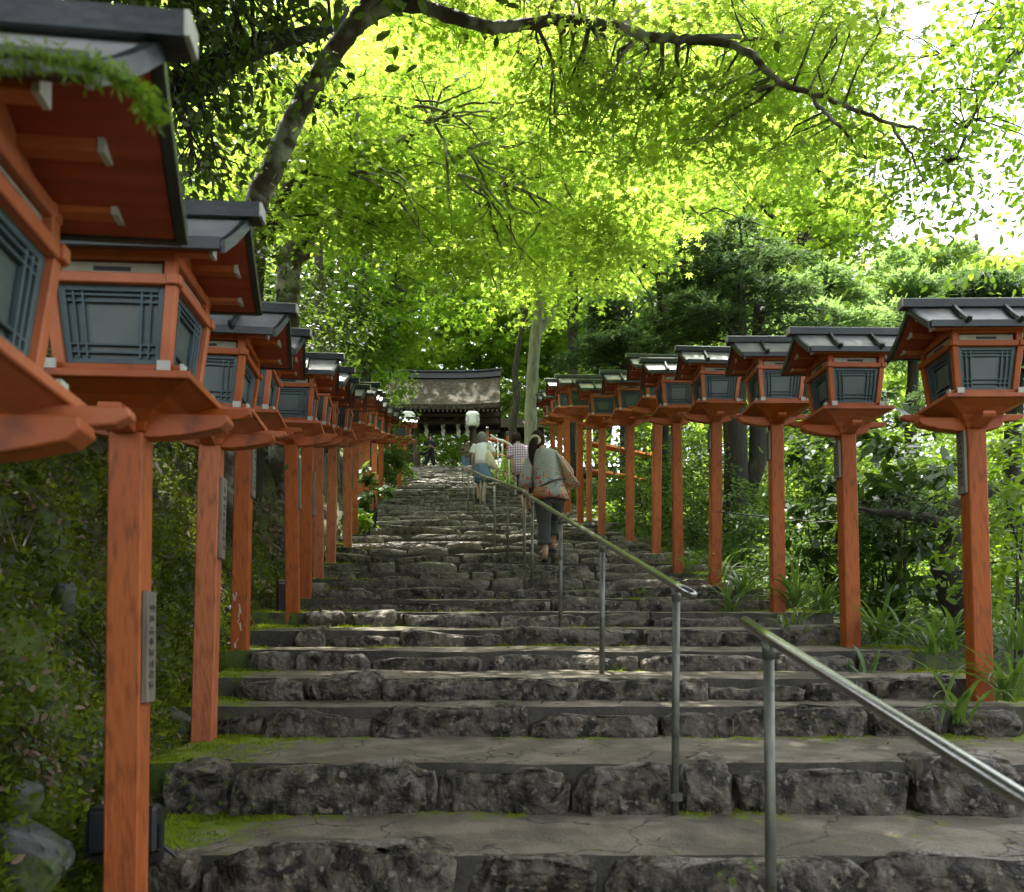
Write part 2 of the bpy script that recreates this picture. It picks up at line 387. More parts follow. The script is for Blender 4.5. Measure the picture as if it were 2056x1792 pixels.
# the stones that show largest are parts, the rest one part
cand.sort(key=lambda c: -(c[2][0]*c[2][2]/max(c[1][1], 1.6)**2) if c[0] >= 3 else 0)
restm = MB()
def stone_attr(o, hi):
    me = o.data; n = len(me.vertices); co = np.empty(n*3, np.float32); me.vertices.foreach_get('co', co); co = co.reshape(-1, 3)
    ns = vnoise(co, 1.6)*.5+vnoise(co, 5)*.25
    ed = np.exp(-np.maximum(np.minimum(co[:, 0]-xl(co[:, 1]), xr(co[:, 1])+.2-co[:, 0]), 0)/.35)
    a = me.attributes.new('moss', 'FLOAT', 'POINT'); a.data.foreach_set('value', (.32+.45*ns+.22*ed).astype(np.float32))
for q, (k, c, d, sd_) in enumerate(cand):
    near = c[1] < 7
    res = (72, 26) if c[1] < 5.5 else ((40, 14) if c[1] < 9 else (16, 8))
    if q < 99:
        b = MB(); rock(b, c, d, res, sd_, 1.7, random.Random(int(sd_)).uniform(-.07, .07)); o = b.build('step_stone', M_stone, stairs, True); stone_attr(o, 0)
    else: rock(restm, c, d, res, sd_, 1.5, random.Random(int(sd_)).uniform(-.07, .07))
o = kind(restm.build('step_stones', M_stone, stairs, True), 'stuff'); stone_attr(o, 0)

# moss cushions: many tiny fronds standing on treads, edges and bank
def moss_pts():
    C = []; N = []; S = []
    me = stairs.data; n = len(me.polygons)
    ct = np.empty(n*3, np.float32); me.polygons.foreach_get('center', ct); ct = ct.reshape(-1, 3)
    nr = np.empty(n*3, np.float32); me.polygons.foreach_get('normal', nr); nr = nr.reshape(-1, 3)
    ar = np.empty(n, np.float32); me.polygons.foreach_get('area', ar)
    mo = np.array(MO)[np.array(FF)].mean(1)
    d = np.clip(mo-.24, 0, .4)*ar*(nr[:, 2] > .6)*(ct[:, 1] < 14)*(ct[:, 1] > 1.5)*np.clip(5/ct[:, 1], .3, 1.5)**1.5
    pk = RNG.choice(n, 110000, p=d/d.sum())
    vv = np.array(V)[np.array(FF)[pk]]; a, b = RNG.random((2, len(pk), 1))
    p = (vv[:, 0]*(1-a)+vv[:, 1]*a)*(1-b)+(vv[:, 3]*(1-a)+vv[:, 2]*a)*b
    keep = vnoise(p, 5.)+.6*vnoise(p, 14) > -.12
    return p[keep]
p = moss_pts()
S = RNG.uniform(.012, .03, len(p))*np.clip(p[:, 1]/6, .75, 1.6)
up = RNG.normal(size=p.shape)*.8; up[:, 2] = np.abs(up[:, 2])+.5
MossT = np.array([(0, -.3, 0), (1, 0, 0), (0, .3, 0)])
nrm = np.cross(unit(up), RNG.normal(size=p.shape))
Vm = [leafverts(p+np.array([0, 0, -.004]), nrm, S, MossT, up)]
# on the bank
bx, by, bz = [q.ravel() for q in BANK]; bp = np.stack([bx, by, bz], -1)
sel = (by < 9)
ns = vnoise(bp, 1.3, 5.)+.5*vnoise(bp, 3.7)
wgt = np.clip(ns+.9, 0.4, 1)*sel*np.clip(3.5/np.maximum(by, 1), .3, 1.5)*(BU.ravel() < 2.6)*(BU.ravel() > .1)
pk = RNG.choice(len(bp), 300000, p=wgt/wgt.sum())
q = bp[pk]+RNG.normal(size=(len(pk), 3))*np.array([.03, .04, .03])
up = RNG.normal(size=q.shape)*.7+np.array([.7, -.1, .35]); nrm = np.cross(unit(up), RNG.normal(size=q.shape))
Vm.append(leafverts(q, nrm, RNG.uniform(.016, .048, len(q)), MossT, up))
kind(fastmesh('moss', Vm[0], 3, M_moss), 'stuff'); kind(fastmesh('bank_moss', Vm[1], 3, M_mossb), 'stuff')

# small round leaves and dead leaves lying over the bank
M_cov = leafmat('bank_leaf', (.035, .06, .022), (.13, .16, .085), (.12, .20, .03), .2, .7, .15)
M_dead = leafmat('dead_leaf', (.10, .06, .035), (.24, .17, .12), (.15, .09, .04), .15, .7, .2)
for nm_, m_, cnt, T, s0, s1, off in (('ground_cover', M_cov, 15000, OVAL, .02, .055, 0.), ('fallen_leaves', M_dead, 12000, OVAL, .025, .06, 30.)):
    ns = vnoise(bp, 1.9, 40+off)+.4*vnoise(bp, 6)
    wgt = np.clip(ns+.15, 0.03, 1)*(BU.ravel() > .08)*np.clip(5/np.maximum(by, 2), .35, 1.4)*(by < 26)
    pk = RNG.choice(len(bp), cnt, p=wgt/wgt.sum())
    q = bp[pk]+RNG.normal(size=(len(pk), 3))*np.array([.02, .07, .045])+np.array([.025, -.01, .015])
    nr = np.array([.75, -.25, .6])+RNG.normal(size=q.shape)*.45
    VV = leafverts(q, nr, RNG.uniform(s0, s1, len(q))*np.clip(by[pk]/6, .8, 1.8), T)
    kind(fastmesh(nm_, VV, len(T), m_), 'stuff')
# litter on the treads
lp = []
for _ in range(420):
    Y = random.uniform(2.6, 13); lp.append((random.uniform(float(xl(Y)), float(xr(Y))), Y, stand(Y)+.012))
lp = np.array(lp)
kind(fastmesh('leaf_litter', leafverts(lp, RNG.normal(size=lp.shape)*.25+np.array([0, 0, 1]), RNG.uniform(.015, .04, len(lp)), OVAL), len(OVAL), M_dead), 'stuff')

# boulders showing through the bank
M_bould = mat('boulder', (.11, .11, .105), (.05, .05, .045), 5, .75, .7, 22, c3=(.06, .085, .015), s3=9, lo3=.5, hi3=.6)
def on_bank(x, y):
    Y = .9
    while Y < 9:
        p = P(x, y, Y)
        if p.z < float(G(p.x, Y))+.02: return p
        Y += .02
    return P(x, y, 3)
for (x, y, Y, d, rz, lb) in [(35, 1745, 2.2, (.26, .2, .26), .3, 'grey boulder at the foot of the bank in the bottom left corner'),
                        (30, 1610, 2.45, (.13, .10, .16), .9, 'pale mossy stone in the bank just above the corner boulder'),
                        (130, 1200, 3.3, (.10, .08, .15), -.4, 'flat grey rock face showing through leaves halfway up the bank'),
                        (350, 1455, 4.4, (.2, .16, .13), .2, 'dark rounded stone at the foot of the second post in the left row')]:
    c = on_bank(x, y)
    b = MB(); rock(b, (0, 0, 0), d, (48, 24), x, 1.8, 0, 6.); o = b.build('boulder', M_bould, None, True); o.location = c; o.rotation_euler = (.2, .5, rz)
    tag(o, lb, 'boulder')

# small stones and roots in the bank
rb = random.Random(21)
for k in range(14):
    i = rb.randrange(20, 200); j = rb.randrange(4, 42); c = Vector((BANK[0][i, j], BANK[1][i, j], BANK[2][i, j]))
    b = MB(); rock(b, (0, 0, 0), (rb.uniform(.08, .2), rb.uniform(.06, .12), rb.uniform(.07, .15)), (22, 10), k+50, 1.4, 0, 5.); o = b.build('stone', M_bould, None, True); o.location = c; o.rotation_euler = (rb.uniform(-.3, .3), rb.uniform(.3, .9), rb.uniform(0, 3))
    tag(o, 'small grey stone half sunk in the moss and leaves of the left bank', 'stone', 'small stones in the left bank')
M_root = mat('root', (.10, .075, .045), (.06, .045, .03), 9, .85, .4, 40)
b = MB()
for k in range(90):
    i = rb.randrange(5, 230); j = rb.randrange(4, 48); q = []
    for s_ in range(rb.randint(4, 7)):
        i2, j2 = min(i+s_*rb.randint(1, 3), 268), max(0, min(64, j-s_*rb.randint(-1, 2)))
        q.append(Vector((BANK[0][i2, j2]+.012, BANK[1][i2, j2], BANK[2][i2, j2]+.012)))
    r_ = rb.uniform(.003, .008); b.tube(q, [r_*(1-.6*t/len(q)) for t in range(len(q))], 5, .2)
kind(b.build('roots', M_root, None, True), 'stuff')
# ------------------------------------------------------------------ lanterns
M_red = mat('vermilion_paint', (.44, .100, .009), (.35, .072, .007), 5, .42, .12, 40, c3=(.12, .035, .015), s3=7, lo3=.60, hi3=.80, spec=.25, orand=.22)
M_red2 = mat('vermilion_weathered', (.44, .102, .009), (.34, .072, .007), 4, .5, .2, 50, c3=(.12, .036, .010), s3=26, lo3=.50, hi3=.80, spec=.25, stretch=(1.6, 1.6, .35), orand=.22)
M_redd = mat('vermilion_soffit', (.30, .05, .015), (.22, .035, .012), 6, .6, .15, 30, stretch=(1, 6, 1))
M_roof = mat('blackened_copper', (.40, .39, .385), (.24, .245, .25), 6, .36, .2, 30, metal=.2, c3=(.48, .45, .42), s3=3, orand=.3)
M_cap = mat('roof_trim', (.035, .042, .042), (.02, .025, .025), 8, .4, .15, 40, metal=.2)
M_white = mat('white_end', (.46, .47, .41), (.33, .34, .29), 20, .6)
M_beige = mat('vent_board', (.36, .34, .26), (.26, .24, .18), 14, .7, .15, 50)
M_black = mat('slot_black', (.012, .012, .012))
M_teal = mat('teal_lattice', (.055, .095, .105), (.035, .062, .07), 10, .5)
M_paper = mat('panel_paper', (.085, .108, .10), (.055, .078, .072), 5, .3, .05, 20, spec=.35, c3=(.12, .135, .12), s3=9)
M_wood = mat('plaque_wood', (.19, .165, .12), (.11, .096, .07), 6, .7, .2, 30, stretch=(6, 6, .6))
M_ink = mat('plaque_ink', (.05, .045, .037))

def boat(x0, x1, z0, z1, wy, curve=.06):
    """boat-shaped arm along x, its underside curving up towards both ends"""
    n = 9; top = [(x0, z1), (x1, z1)]; bot = []
    for i in range(n):
        t = i/(n-1); x = x1+(x0-x1)*t; e = abs(x)/max(abs(x0), abs(x1))
        bot.append((x*(1-.0*e), z0+curve*e**2.2))
    return [(x0, z1), (x1, z1)]+[(p[0]*.96, p[1]) for p in bot]
def lantern_parts(s):
    """head of a lantern, post top at z = 0; s = +1: stairs towards +x"""
    out = []
    def put(mb, nm, m, bev=.003, sub=(), smooth=False): out.append((mb, nm, m, bev, sub, smooth))
    # brackets
    pr = [(x*s, z) for x, z in [(.315, .052), (-.15, .052), (-.16, .02), (-.14, -.006), (-.06, -.024), (.10, -.024), (.20, -.012), (.295, .010), (.32, .030)]]
    put(MB().prism(pr, -.04, .04, 'y'), 'bracket_arm', M_red)
    pr = [(.19, .048), (-.19, .048), (-.195, .030), (-.18, .014), (-.08, -.016), (.08, -.016), (.18, .014), (.195, .030)]
    put(MB().prism(pr, -.036, .036, 'x'), 'cross_arm', M_red)
    b = MB(); rings = []
    for hx, hy, z in [(.060, .060, -.012), (.072, .070, .018), (.105, .10, .052), (.16, .148, .083), (.238, .215, .1125)]:
        rings.append([(a*hx, c*hy, z) for a, c in ((-1, -1), (1, -1), (1, 1), (-1, 1))])
    b.loft(rings); put(b, 'bracket_flare', M_red)
    put(MB().prism([(.355, .108), (-.355, .108), (-.36, .09), (-.33, .075), (-.10, .052), (.10, .052), (.33, .075), (.36, .09)], .10, .14, 'y'), 'back_arm', M_red)
    put(MB().box((0, 0, .125), (.50, .46, .024)), 'tray', M_red)
    # sill of crossed beams with white ends
    b = MB(); caps = []
    def cap1(c, d_): caps.append((MB().box(c, d_), 'end_cap', M_white))
    for e in (-1, 1):
        b.box((0, e*.168, .152), (.42, .034, .030)); b.box((e*.168, 0, .1515), (.034, .42, .030))
        for d in (-1, 1):
            cap1((d*.214, e*.168, .1525), (.010, .038, .034)); cap1((e*.168, d*.214, .152), (.038, .010, .034))
    put(b, 'sill', M_red, .003, caps)
    # tapered frame: four corner posts, top rail
    def half(z): return .158+(z-.167)*(.024/.243)
    b = MB(); t = .017
    for a in (-1, 1):
        for c in (-1, 1):
            vs = []
            for z in (.167, .41):
                h = half(z); vs += [(a*h+i*t, c*h+j*t, z) for j in (-1, 1) for i in (-1, 1)]
            b.hexa(vs)
    h = half(.41)+.006
    for c in (-1, 1):
        b.box((0, c*h, .425), (h*2+.05, .034, .032)); b.box((c*h, 0, .4245), (.034, h*2+.05, .032))
    put(b, 'frame', M_red)
    # four panels with lattice
    for q in range(4):
        Mq = Matrix.Rotation(q*math.pi/2, 4, 'Z')
        z0, z1 = .170, .409; h0, h1 = half(z0)-.006, half(z1)-.006; w0, w1 = half(z0)-.017, half(z1)-.017
        pane = MB().hexa([(-w0, -h0+.008, z0), (w0, -h0+.008, z0), (-w0, -h0+.014, z0), (w0, -h0+.014, z0), (-w1, -h1+.008, z1), (w1, -h1+.008, z1), (-w1, -h1+.014, z1), (w1, -h1+.014, z1)], Mq)
        lat = MB()
        def bar(u0, v0, u1, v1, wd, lat=lat):
            # u in -1..1 across, v in 0..1 up
            for_ = []
            def pt(u, v, dy): hh = h0+(h1-h0)*v; ww = w0+(w1-w0)*v; return (u*ww, -hh+dy, z0+(z1-z0)*v)
            if u0 == u1: lat.hexa([pt(u0-wd, v0, -.006), pt(u0+wd, v0, -.006), pt(u0-wd, v0, .007), pt(u0+wd, v0, .007), pt(u0-wd, v1, -.006), pt(u0+wd, v1, -.006), pt(u0-wd, v1, .007), pt(u0+wd, v1, .007)], Mq)
            else: lat.hexa([pt(u0, v0-wd, -.005), pt(u1, v0-wd, -.005), pt(u0, v0-wd, .0065), pt(u1, v0-wd, .0065), pt(u0, v0+wd, -.005), pt(u1, v0+wd, -.005), pt(u0, v0+wd, .0065), pt(u1, v0+wd, .0065)], Mq)
        for u in (-.93, .93): bar(u, 0, u, 1, .07)
        for v in (.04, .965): bar(-.86, v, .86, v, .038)
        for u in (-.72, -.55, .55, .72): bar(u, .08, u, .92, .022)
        for v in (.16, .26, .80, .88): bar(-.86, v, .86, v, .014)
        put(pane, 'panel', M_paper, 0, [(lat, 'lattice', M_teal)])
    # vent boards
    for q in range(4):
        Mq = Matrix.Rotation(q*math.pi/2, 4, 'Z')
        put(MB().box((0, -.172, .461), (.30, .014, .038), Mq), 'vent_board', M_beige, 0, [(MB().box((0, -.1805, .461), (.11, .004, .012), Mq), 'vent_slot', M_black)])
    # upper posts, plates and purlins
    b = MB()
    for a in (-1, 1):
        for c in (-1, 1): b.box((a*.178, c*.178, .465), (.036, .036, .05))
    b.box((0, -.178, .500), (.40, .040, .030)); b.box((0, .178, .500), (.40, .040, .030)); b.box((-.178, 0, .4995), (.040, .40, .030)); b.box((.178, 0, .4995), (.040, .40, .030))
    for a in (-1, 1):   # gable boards
        b.prism([(-.20, .514), (.20, .514), (.10, .570), (-.09, .655)], a*.172-.008, a*.172+.008, 'x')
    put(b, 'plate', M_red)
    for (y, z, hl) in ((-.185, .530, .30), (-.085, .628, .33), (.05, .572, .32), (.19, .528, .30)):
        put(MB().box((0, y, z), (hl*2, .040, .050)), 'purlin', M_red, .002, [(MB().box((a*(hl+.004), y, z), (.012, .046, .056)), 'end_cap', M_white) for a in (-1, 1)])
    # roof: short steep near slope, long far slope; ridge longer than the eaves
    def slope(pts, th, hw, up):
        vs = []
        rings = [[(-w_, y, z), (w_, y, z), (w_, y, z-th), (-w_, y, z-th)] for (y, z), w_ in zip(pts, hw)]
        return rings
    ridge_y = -.09
    near = [(-.255, .523), (-.222, .549), (-.185, .580), (-.14, .622), (ridge_y, .674)]
    far = [(ridge_y, .674), (-.02, .626), (.07, .580), (.16, .546), (.255, .520)]
    wn = [.350, .358, .366, .376, .388]; wf = [.388, .382, .374, .365, .355]
    b = MB(); b.loft(slope(near, .012, wn, 1)); b.loft(slope(far, .012, wf, 1))
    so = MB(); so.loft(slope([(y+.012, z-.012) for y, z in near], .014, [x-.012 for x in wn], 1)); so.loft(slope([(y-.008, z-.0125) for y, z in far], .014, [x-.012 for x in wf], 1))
    edge = MB()
    for sgn in (-1, 1):
        for pts, ww in ((near, wn), (far, wf)):
            rings = []
            for (y, z), x in zip(pts, ww):
                rings.append([(sgn*(x-.010), y, z+.006), (sgn*(x+.008), y, z+.006), (sgn*(x+.008), y, z-.034), (sgn*(x-.010), y, z-.034)])
            edge.loft(rings)
    edge.box((0, -.262, .512), (.69, .020, .036)); edge.box((0, .262, .508), (.70, .018, .036))
    cap = MB(); cap.prism([(-.036, 0), (.036, 0), (.033, .046), (.014, .058), (-.014, .058), (-.033, .046)], -.43, .43, 'x', Matrix.Translation((0, ridge_y, .664)))
    ba = [(MB().box((a*.434, ridge_y, .690), (.008, .062, .044)), 'ridge_end', M_white) for a in (-1, 1)]
    for x in (-.145, .145):
        t_ = MB(); t_.tube([(x, y-.006, z+.012) for y, z in near[::-1]]+[(x, -.285, .526), (x, -.302, .540)], [.017, .017, .017, .017, .017, .016, .013], 6); ba.append((t_, 'roof_batten', M_cap))
        t_ = MB(); t_.tube([(x, y, z+.012) for y, z in far], .012, 6); ba.append((t_, 'roof_batten', M_cap))
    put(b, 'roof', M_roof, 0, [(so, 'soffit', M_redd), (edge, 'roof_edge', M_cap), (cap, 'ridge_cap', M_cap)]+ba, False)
    return out
PROTO = {}
for s in (1, -1):
    lst = []
    for mb, nm, m, bev, sub, sm in lantern_parts(s):
        def mk(mb, nm, m, bev):
            o = mb.build(nm, m, None, False, bev); me = o.data; bpy.data.objects.remove(o); return (nm, me)
        lst.append((mk(mb, nm, m, bev), [mk(a, b_, c, .0015 if b_ in ('lattice',) else 0) for a, b_, c in sub]))
    PROTO[s] = lst
def glyphs(mb, w_, h, n, rnd, M):
    """a column of brush characters, too worn to read"""
    for i in range(n):
        z0 = h*(.5-(i+.5)/n); c = h/n*.8
        for _ in range(7):
            if rnd.random() < .55: mb.box((rnd.uniform(-.1, .1)*w_, 0, z0+rnd.uniform(-.45, .45)*c), (w_*rnd.uniform(.4, .8), .002, c*.09), M)
            else: mb.box((rnd.uniform(-.32, .32)*w_, 0, z0+rnd.uniform(-.1, .1)*c), (w_*.10, .002, c*rnd.uniform(.4, .85)), M)
PW = .108
def lantern(x, ybase, ytop, Y, s, label, group, boards=(), ry=0., X=None, zb=None, H=None, lean=(0, 0)):
    base = P(x, ybase, Y); top = P(x, ytop, Y)
    if X is not None: base = Vector((X, Y, zb)); H_ = H
    else: H_ = top.z-base.z-(.062 if s > 0 else 0)
    t = thing('lantern_post', label, 'lantern', base, ry, group)
    t.rotation_euler = (lean[0], lean[1], ry)
    mb = MB(); n = 7; rings = []
    for i in range(n+1):
        z = -.25+(H_+.27)*i/n; h = PW/2
        rings.append([(a*h, c*h, z) for a, c in ((-1, -1), (1, -1), (1, 1), (-1, 1))])
    mb.loft(rings); mb.build('post', M_red2 if s > 0 else M_red2, t, False, .006)
    for (nm, me), sub in PROTO[s]:
        o = link(nm, me, t); o.location = (0, 0, H_)
        for sn, sm in sub: c = link(sn, sm, o)
    rnd = random.Random(int(x*7+ybase))
    for (zc, hh) in boards:
        d = MB().box((s*(PW/2+.010), 0, zc), (.018, PW*.80, hh)); pl = d.build('name_plaque', M_wood, t, False, .002)
        gl = MB(); glyphs(gl, PW*.62, hh*.8, 8, rnd, Matrix.Translation((s*(PW/2+.0195), 0, zc)) @ Matrix.Rotation(math.pi/2, 4, 'Z'))
        gl.build('ink_lettering', M_ink, pl)
    return t
def scratches(t, m):
    rs = random.Random(8); b = MB()
    for k in range(9):
        u, z, l = rs.uniform(-.04, .04), rs.uniform(.14, .48), rs.uniform(.02, .07); a = rs.uniform(-.5, .5)
        b.box((0, 0, 0), (rs.uniform(.004, .010), .0015, l), Matrix.Translation((u, -PW/2-.0012, z)) @ Matrix.Rotation(a, 4, 'Y'))
    b.build('paint_scratch', m, t)
ORD = ['first', 'second', 'third', 'fourth', 'fifth', 'sixth', 'seventh', 'eighth', 'ninth', 'tenth', 'eleventh', 'twelfth', 'thirteenth', 'fourteenth', 'fifteenth', 'sixteenth']
gl_, gr_ = 'vermilion lanterns along the left edge of the stairs', 'vermilion lanterns along the right edge of the stairs'
L0 = lantern(0, 0, 0, 1.50, 1, 'huge close vermilion lantern cut off by the left edge, green fern lying over its roof', gl_, (), R(7), X=-1.05, zb=.38, H=1.575)
for o_ in [c for c in L0.children if c.name.split('.')[0] == 'roof']: o_.scale = (1.16, 1, 1)
LEFT = [(252,1835,833,2.92,[(.86,.36)]),(409,1490,868,4.6,[(1.15,.42)]),(481,1342,860,5.9,[(1.33,.40)]),(588,1255,877,7.3,[(1.15,.42)]),(613,1205,880,8.4,[(1.0,.42)]),(639,1162,882,9.5,[(1.1,.40)]),
        (664,1130,884,10.6,[(1.2,.4)]),(698,1104,871,11.8,[(1.0,.42)]),(711,1079,872,13.5,[(1.1,.4)]),(724,1060,870,14.8,[(1.1,.4)]),(737,1042,875,16.3,[]),(752,1028,882,17.8,[]),(764,1010,884,19.6,[]),(777,990,885,21.8,[]),(802,981,887,23.6,[]),(812,972,884,26.5,[])]
dl = ['black floodlight at the foot of its post', 'beside the dark rounded stone and the third tread', 'with scratched white paint marks low on the post', 'with a narrow black box standing behind its foot']
for i, (x, yb, yt, Y, bd) in enumerate(LEFT):
    e = dl[i] if i < len(dl) else ('post rising behind bright green leaves' if i in (11, 12) else ('small and far, next to the gate' if i > 12 else 'crowded among its neighbours'))
    lb = f'{ORD[i]} whole lantern of the left row, {e}'
    if i == 15: lb = 'farthest vermilion lantern of the left row, in front of the gate pillar'
    t_ = lantern(x, yb, yt, Y, 1, lb, gl_, bd, R(random.uniform(3, 9.5)), lean=(R(random.uniform(-1., 1.)), R(random.uniform(-.9, .8))))
    if i == 2: scratches(t_, M_white)
RIGHT = [(1968,1392,858,5.1,[(1.32,.36)]),(1709,1322,871,6.3,[(1.40,.26)]),(1562,1230,852,7.6,[(1.42,.24)]),(1436,1180,845,8.9,[(1.48,.22)]),(1361,1140,850,10.2,[(1.40,.26)]),(1317,1116,830,11.4,[(1.5,.26)]),
         (1265,1098,851,12.3,[(1.45,.26)]),(1208,1076,858,13.7,[]),(1165,1055,841,15.2,[(1.4,.3)]),(1140,1036,838,17.2,[]),(1124,1022,852,19.2,[]),(1110,1010,853,21.2,[])]
dr_ = ['largest, dark stained post with leaves across it', 'pale pink post rising from strap leaves', 'pale pink post beside a lit strap-leaf clump', 'with strap leaves at its foot', 'slim pink post above the handrail end', 'plain orange post without pink sheen', 'dark mottled post before the tree trunk', 'mottled post before the red fence', 'right of the woman in the flowered blouse', 'half hidden behind the flowered sleeve', 'hidden low down by walkers, pale roof', 'smallest and farthest, beside the pale trunk']
for i, (x, yb, yt, Y, bd) in enumerate(RIGHT):
    lb = f'{ORD[i]} lantern of the right row, {dr_[i]}'
    lantern(x, yb, yt, Y, -1, lb, gr_, bd, R(random.uniform(-.5, 7)), lean=(R(random.uniform(-1., 1.)), R(random.uniform(-1., .8))))
# ------------------------------------------------------------------ handrails
M_steel = mat('steel_rail', (.42, .42, .40), (.34, .34, .32), 12, .22, .03, 60, metal=.9)
M_steelp = mat('steel_post', (.17, .175, .145), (.10, .105, .08), 9, .45, .1, 60, metal=.5, c3=(.05, .05, .038), s3=14)
M_pale = mat('pale_rail', (.55, .56, .55), (.45, .46, .46), 9, .35, metal=.3)
def handrail(label, top, posts, rad, prad, group, m=M_steel, mp=M_steelp, down=None):
    """top: list of points of the tube; posts: (x_px, Y) with feet on the tread"""
    t = thing('handrail', label, 'handrail', posts[0][2] if len(posts[0]) > 2 else top[0], 0, group)
    o0 = t.location.copy()
    b = MB(); b.tube([p-o0 for p in top], rad, 12); b.build('rail', m, t, True)
    for q in posts:
        foot, head = q[2], q[3]
        b = MB(); b.tube([foot-o0-Vector((0, 0, .08)), head-o0], prad, 10); b.tube([head-o0-Vector((0, 0, .05)), head-o0+Vector((0, 0, .004))], prad*1.25, 10)
        b.build('rail_post', mp, t, True)
        b = MB(); b.tube([foot-o0-Vector((0, 0, .02)), foot-o0+Vector((0, 0, .012))], prad*2.0, 12); b.build('base_collar', mp, t, False)
def post_px(xb, yb, xt, yt, Y):
    return (xb, Y, P(xb, yb, Y), P(xt, yt, Y))
gh = 'steel handrails running up the middle of the stairs'
A = [P(1495, 1248, 2.95), P(1548, 1283, 2.75), P(1760, 1418, 2.2), P(2056, 1606, 1.72), P(2480, 1880, 1.3)]
f = P(1543, 1290, 2.75)
handrail('nearest steel handrail, bright tube slanting out of the right edge of the photo', A, [(0, 0, Vector((f.x, 2.75, CZ-.95)), f), (0, 0, Vector((P(2300, 1765, 1.5).x, 1.5, CZ-1.22)), P(2300, 1765, 1.5))], .0185, .0165, gh)
Bp = [post_px(1355, 1598, 1358, 1184, 3.85), post_px(1208, 1358, 1210, 1092, 5.45), post_px(1125, 1262, 1126, 1040, 7.05), post_px(1068, 1183, 1069, 1004, 9.0)]
Bt = [P(1392, 1195, 3.6), P(1358, 1177, 3.85), P(1210, 1087, 5.45), P(1126, 1036, 7.05), P(1069, 1000, 9.0), P(1056, 991, 9.5)]
handrail('middle steel handrail on four posts, olive tube beside the woman in the flowered blouse', Bt, Bp, .0185, .0165, gh)
Cp = [post_px(1053, 1160, 1053, 990, 9.7), post_px(1020, 1131, 1020, 978, 10.9), post_px(993, 1102, 993, 968, 12.1), post_px(973, 1075, 973, 961, 13.9), post_px(964, 1060, 965, 957, 14.6), post_px(951, 1046, 951, 950, 16.1), post_px(940, 1034, 940, 945, 17.2), post_px(929, 1020, 929, 940, 18.4)]
Ct = [P(1057, 990, 9.6)]+[P(q[0], y, q[1]) for q, y in zip(Cp, [987, 974, 964, 957, 953, 946, 941, 936])]+[P(926, 935, 18.7)]
handrail('farthest steel handrail with eight thin posts, below the woman in the white shirt', Ct, Cp, .0185, .015, gh)
Wp = [post_px(1035, 1020, 1035, 905, 21), post_px(1022, 1005, 1022, 893, 23), post_px(1009, 992, 1009, 886, 25.5), post_px(1000, 985, 1000, 884, 28), post_px(992, 975, 992, 880, 31), post_px(986, 968, 986, 875, 33)]
handrail('pale painted railing up the right side of the stairs beside the tote bag', [q[3]+Vector((0, 0, .02)) for q in Wp], Wp, .03, .022, None, M_pale, M_pale)
# vermilion fence pieces beyond the right row
def fence(label, pts, hgt, rails, m=M_red):
    t = thing('vermilion_fence', label, 'fence', pts[0]); o0 = pts[0]
    for p in pts:
        b = MB(); b.box((0, 0, hgt/2-.2), (.09, .09, hgt+.4)); o = b.build('fence_post', m, t, False, .006); o.location = p-o0
        b = MB(); b.box((0, 0, hgt+.06), (.10, .10, .16)); c = b.build('post_cap', M_cap, o, False, .02)
    b = MB()
    for a, c in zip(pts[:-1], pts[1:]):
        for r in rails:
            b.tube([a-o0+Vector((0, 0, r)), c-o0+Vector((0, 0, r))], .055, 4)
    b.build('fence_rail', m, t)
fence('vermilion fence with black capped post seen between the lantern posts on the right', [P(1183, 1000, 15.), P(1262, 1010, 15.8), P(1330, 1020, 16.6)], 1.15, (.92, .45))
fence('short piece of vermilion rail high up behind the woman in the white shirt', [P(978, 940, 29.), P(1019, 948, 29.5)], 1.2, (.95, .5))

# black floodlights at the foot of the left posts
M_blk = mat('black_plastic', (.018, .018, .02), (.012, .012, .013), 9, .45, .1, 40)
M_lens = mat('dark_lens', (.03, .035, .04), None, 5, .12)
def flood(label, x, y, Y, sx, sz, rz):
    t = thing('floodlight', label, 'floodlight', P(x, y, Y), rz, 'black floodlights at the feet of lantern posts')
    b = MB(); b.box((0, 0, sz/2), (sx, .10, sz)); b.build('housing', M_blk, t, False, .012)
    b = MB(); b.box((0, -.052, sz/2), (sx*.82, .012, sz*.8)); b.build('lens', M_lens, t, False, .004)
    b = MB(); b.prism([(-sx*.56, -.03), (-sx*.56, sz*.6), (-sx*.52, sz*.6), (-sx*.52, 0), (sx*.52, 0), (sx*.52, sz*.6), (sx*.56, sz*.6), (sx*.56, -.03)], -.02, .02, 'y'); b.build('bracket', M_blk, t)
    b = MB(); b.tube([(sx*.5, .03, .02), (sx*.7, .05, -.03), (sx*.6, .2, -.05)], .008, 6); b.build('cable', M_blk, t)
flood('wide black floodlight behind the nearest bare orange post, bottom left', 250, 1712, 3.1, .225, .16, R(8))
flood('narrow black floodlight behind the fourth post of the left row', 566, 1236, 7.6, .09, .30, R(20))

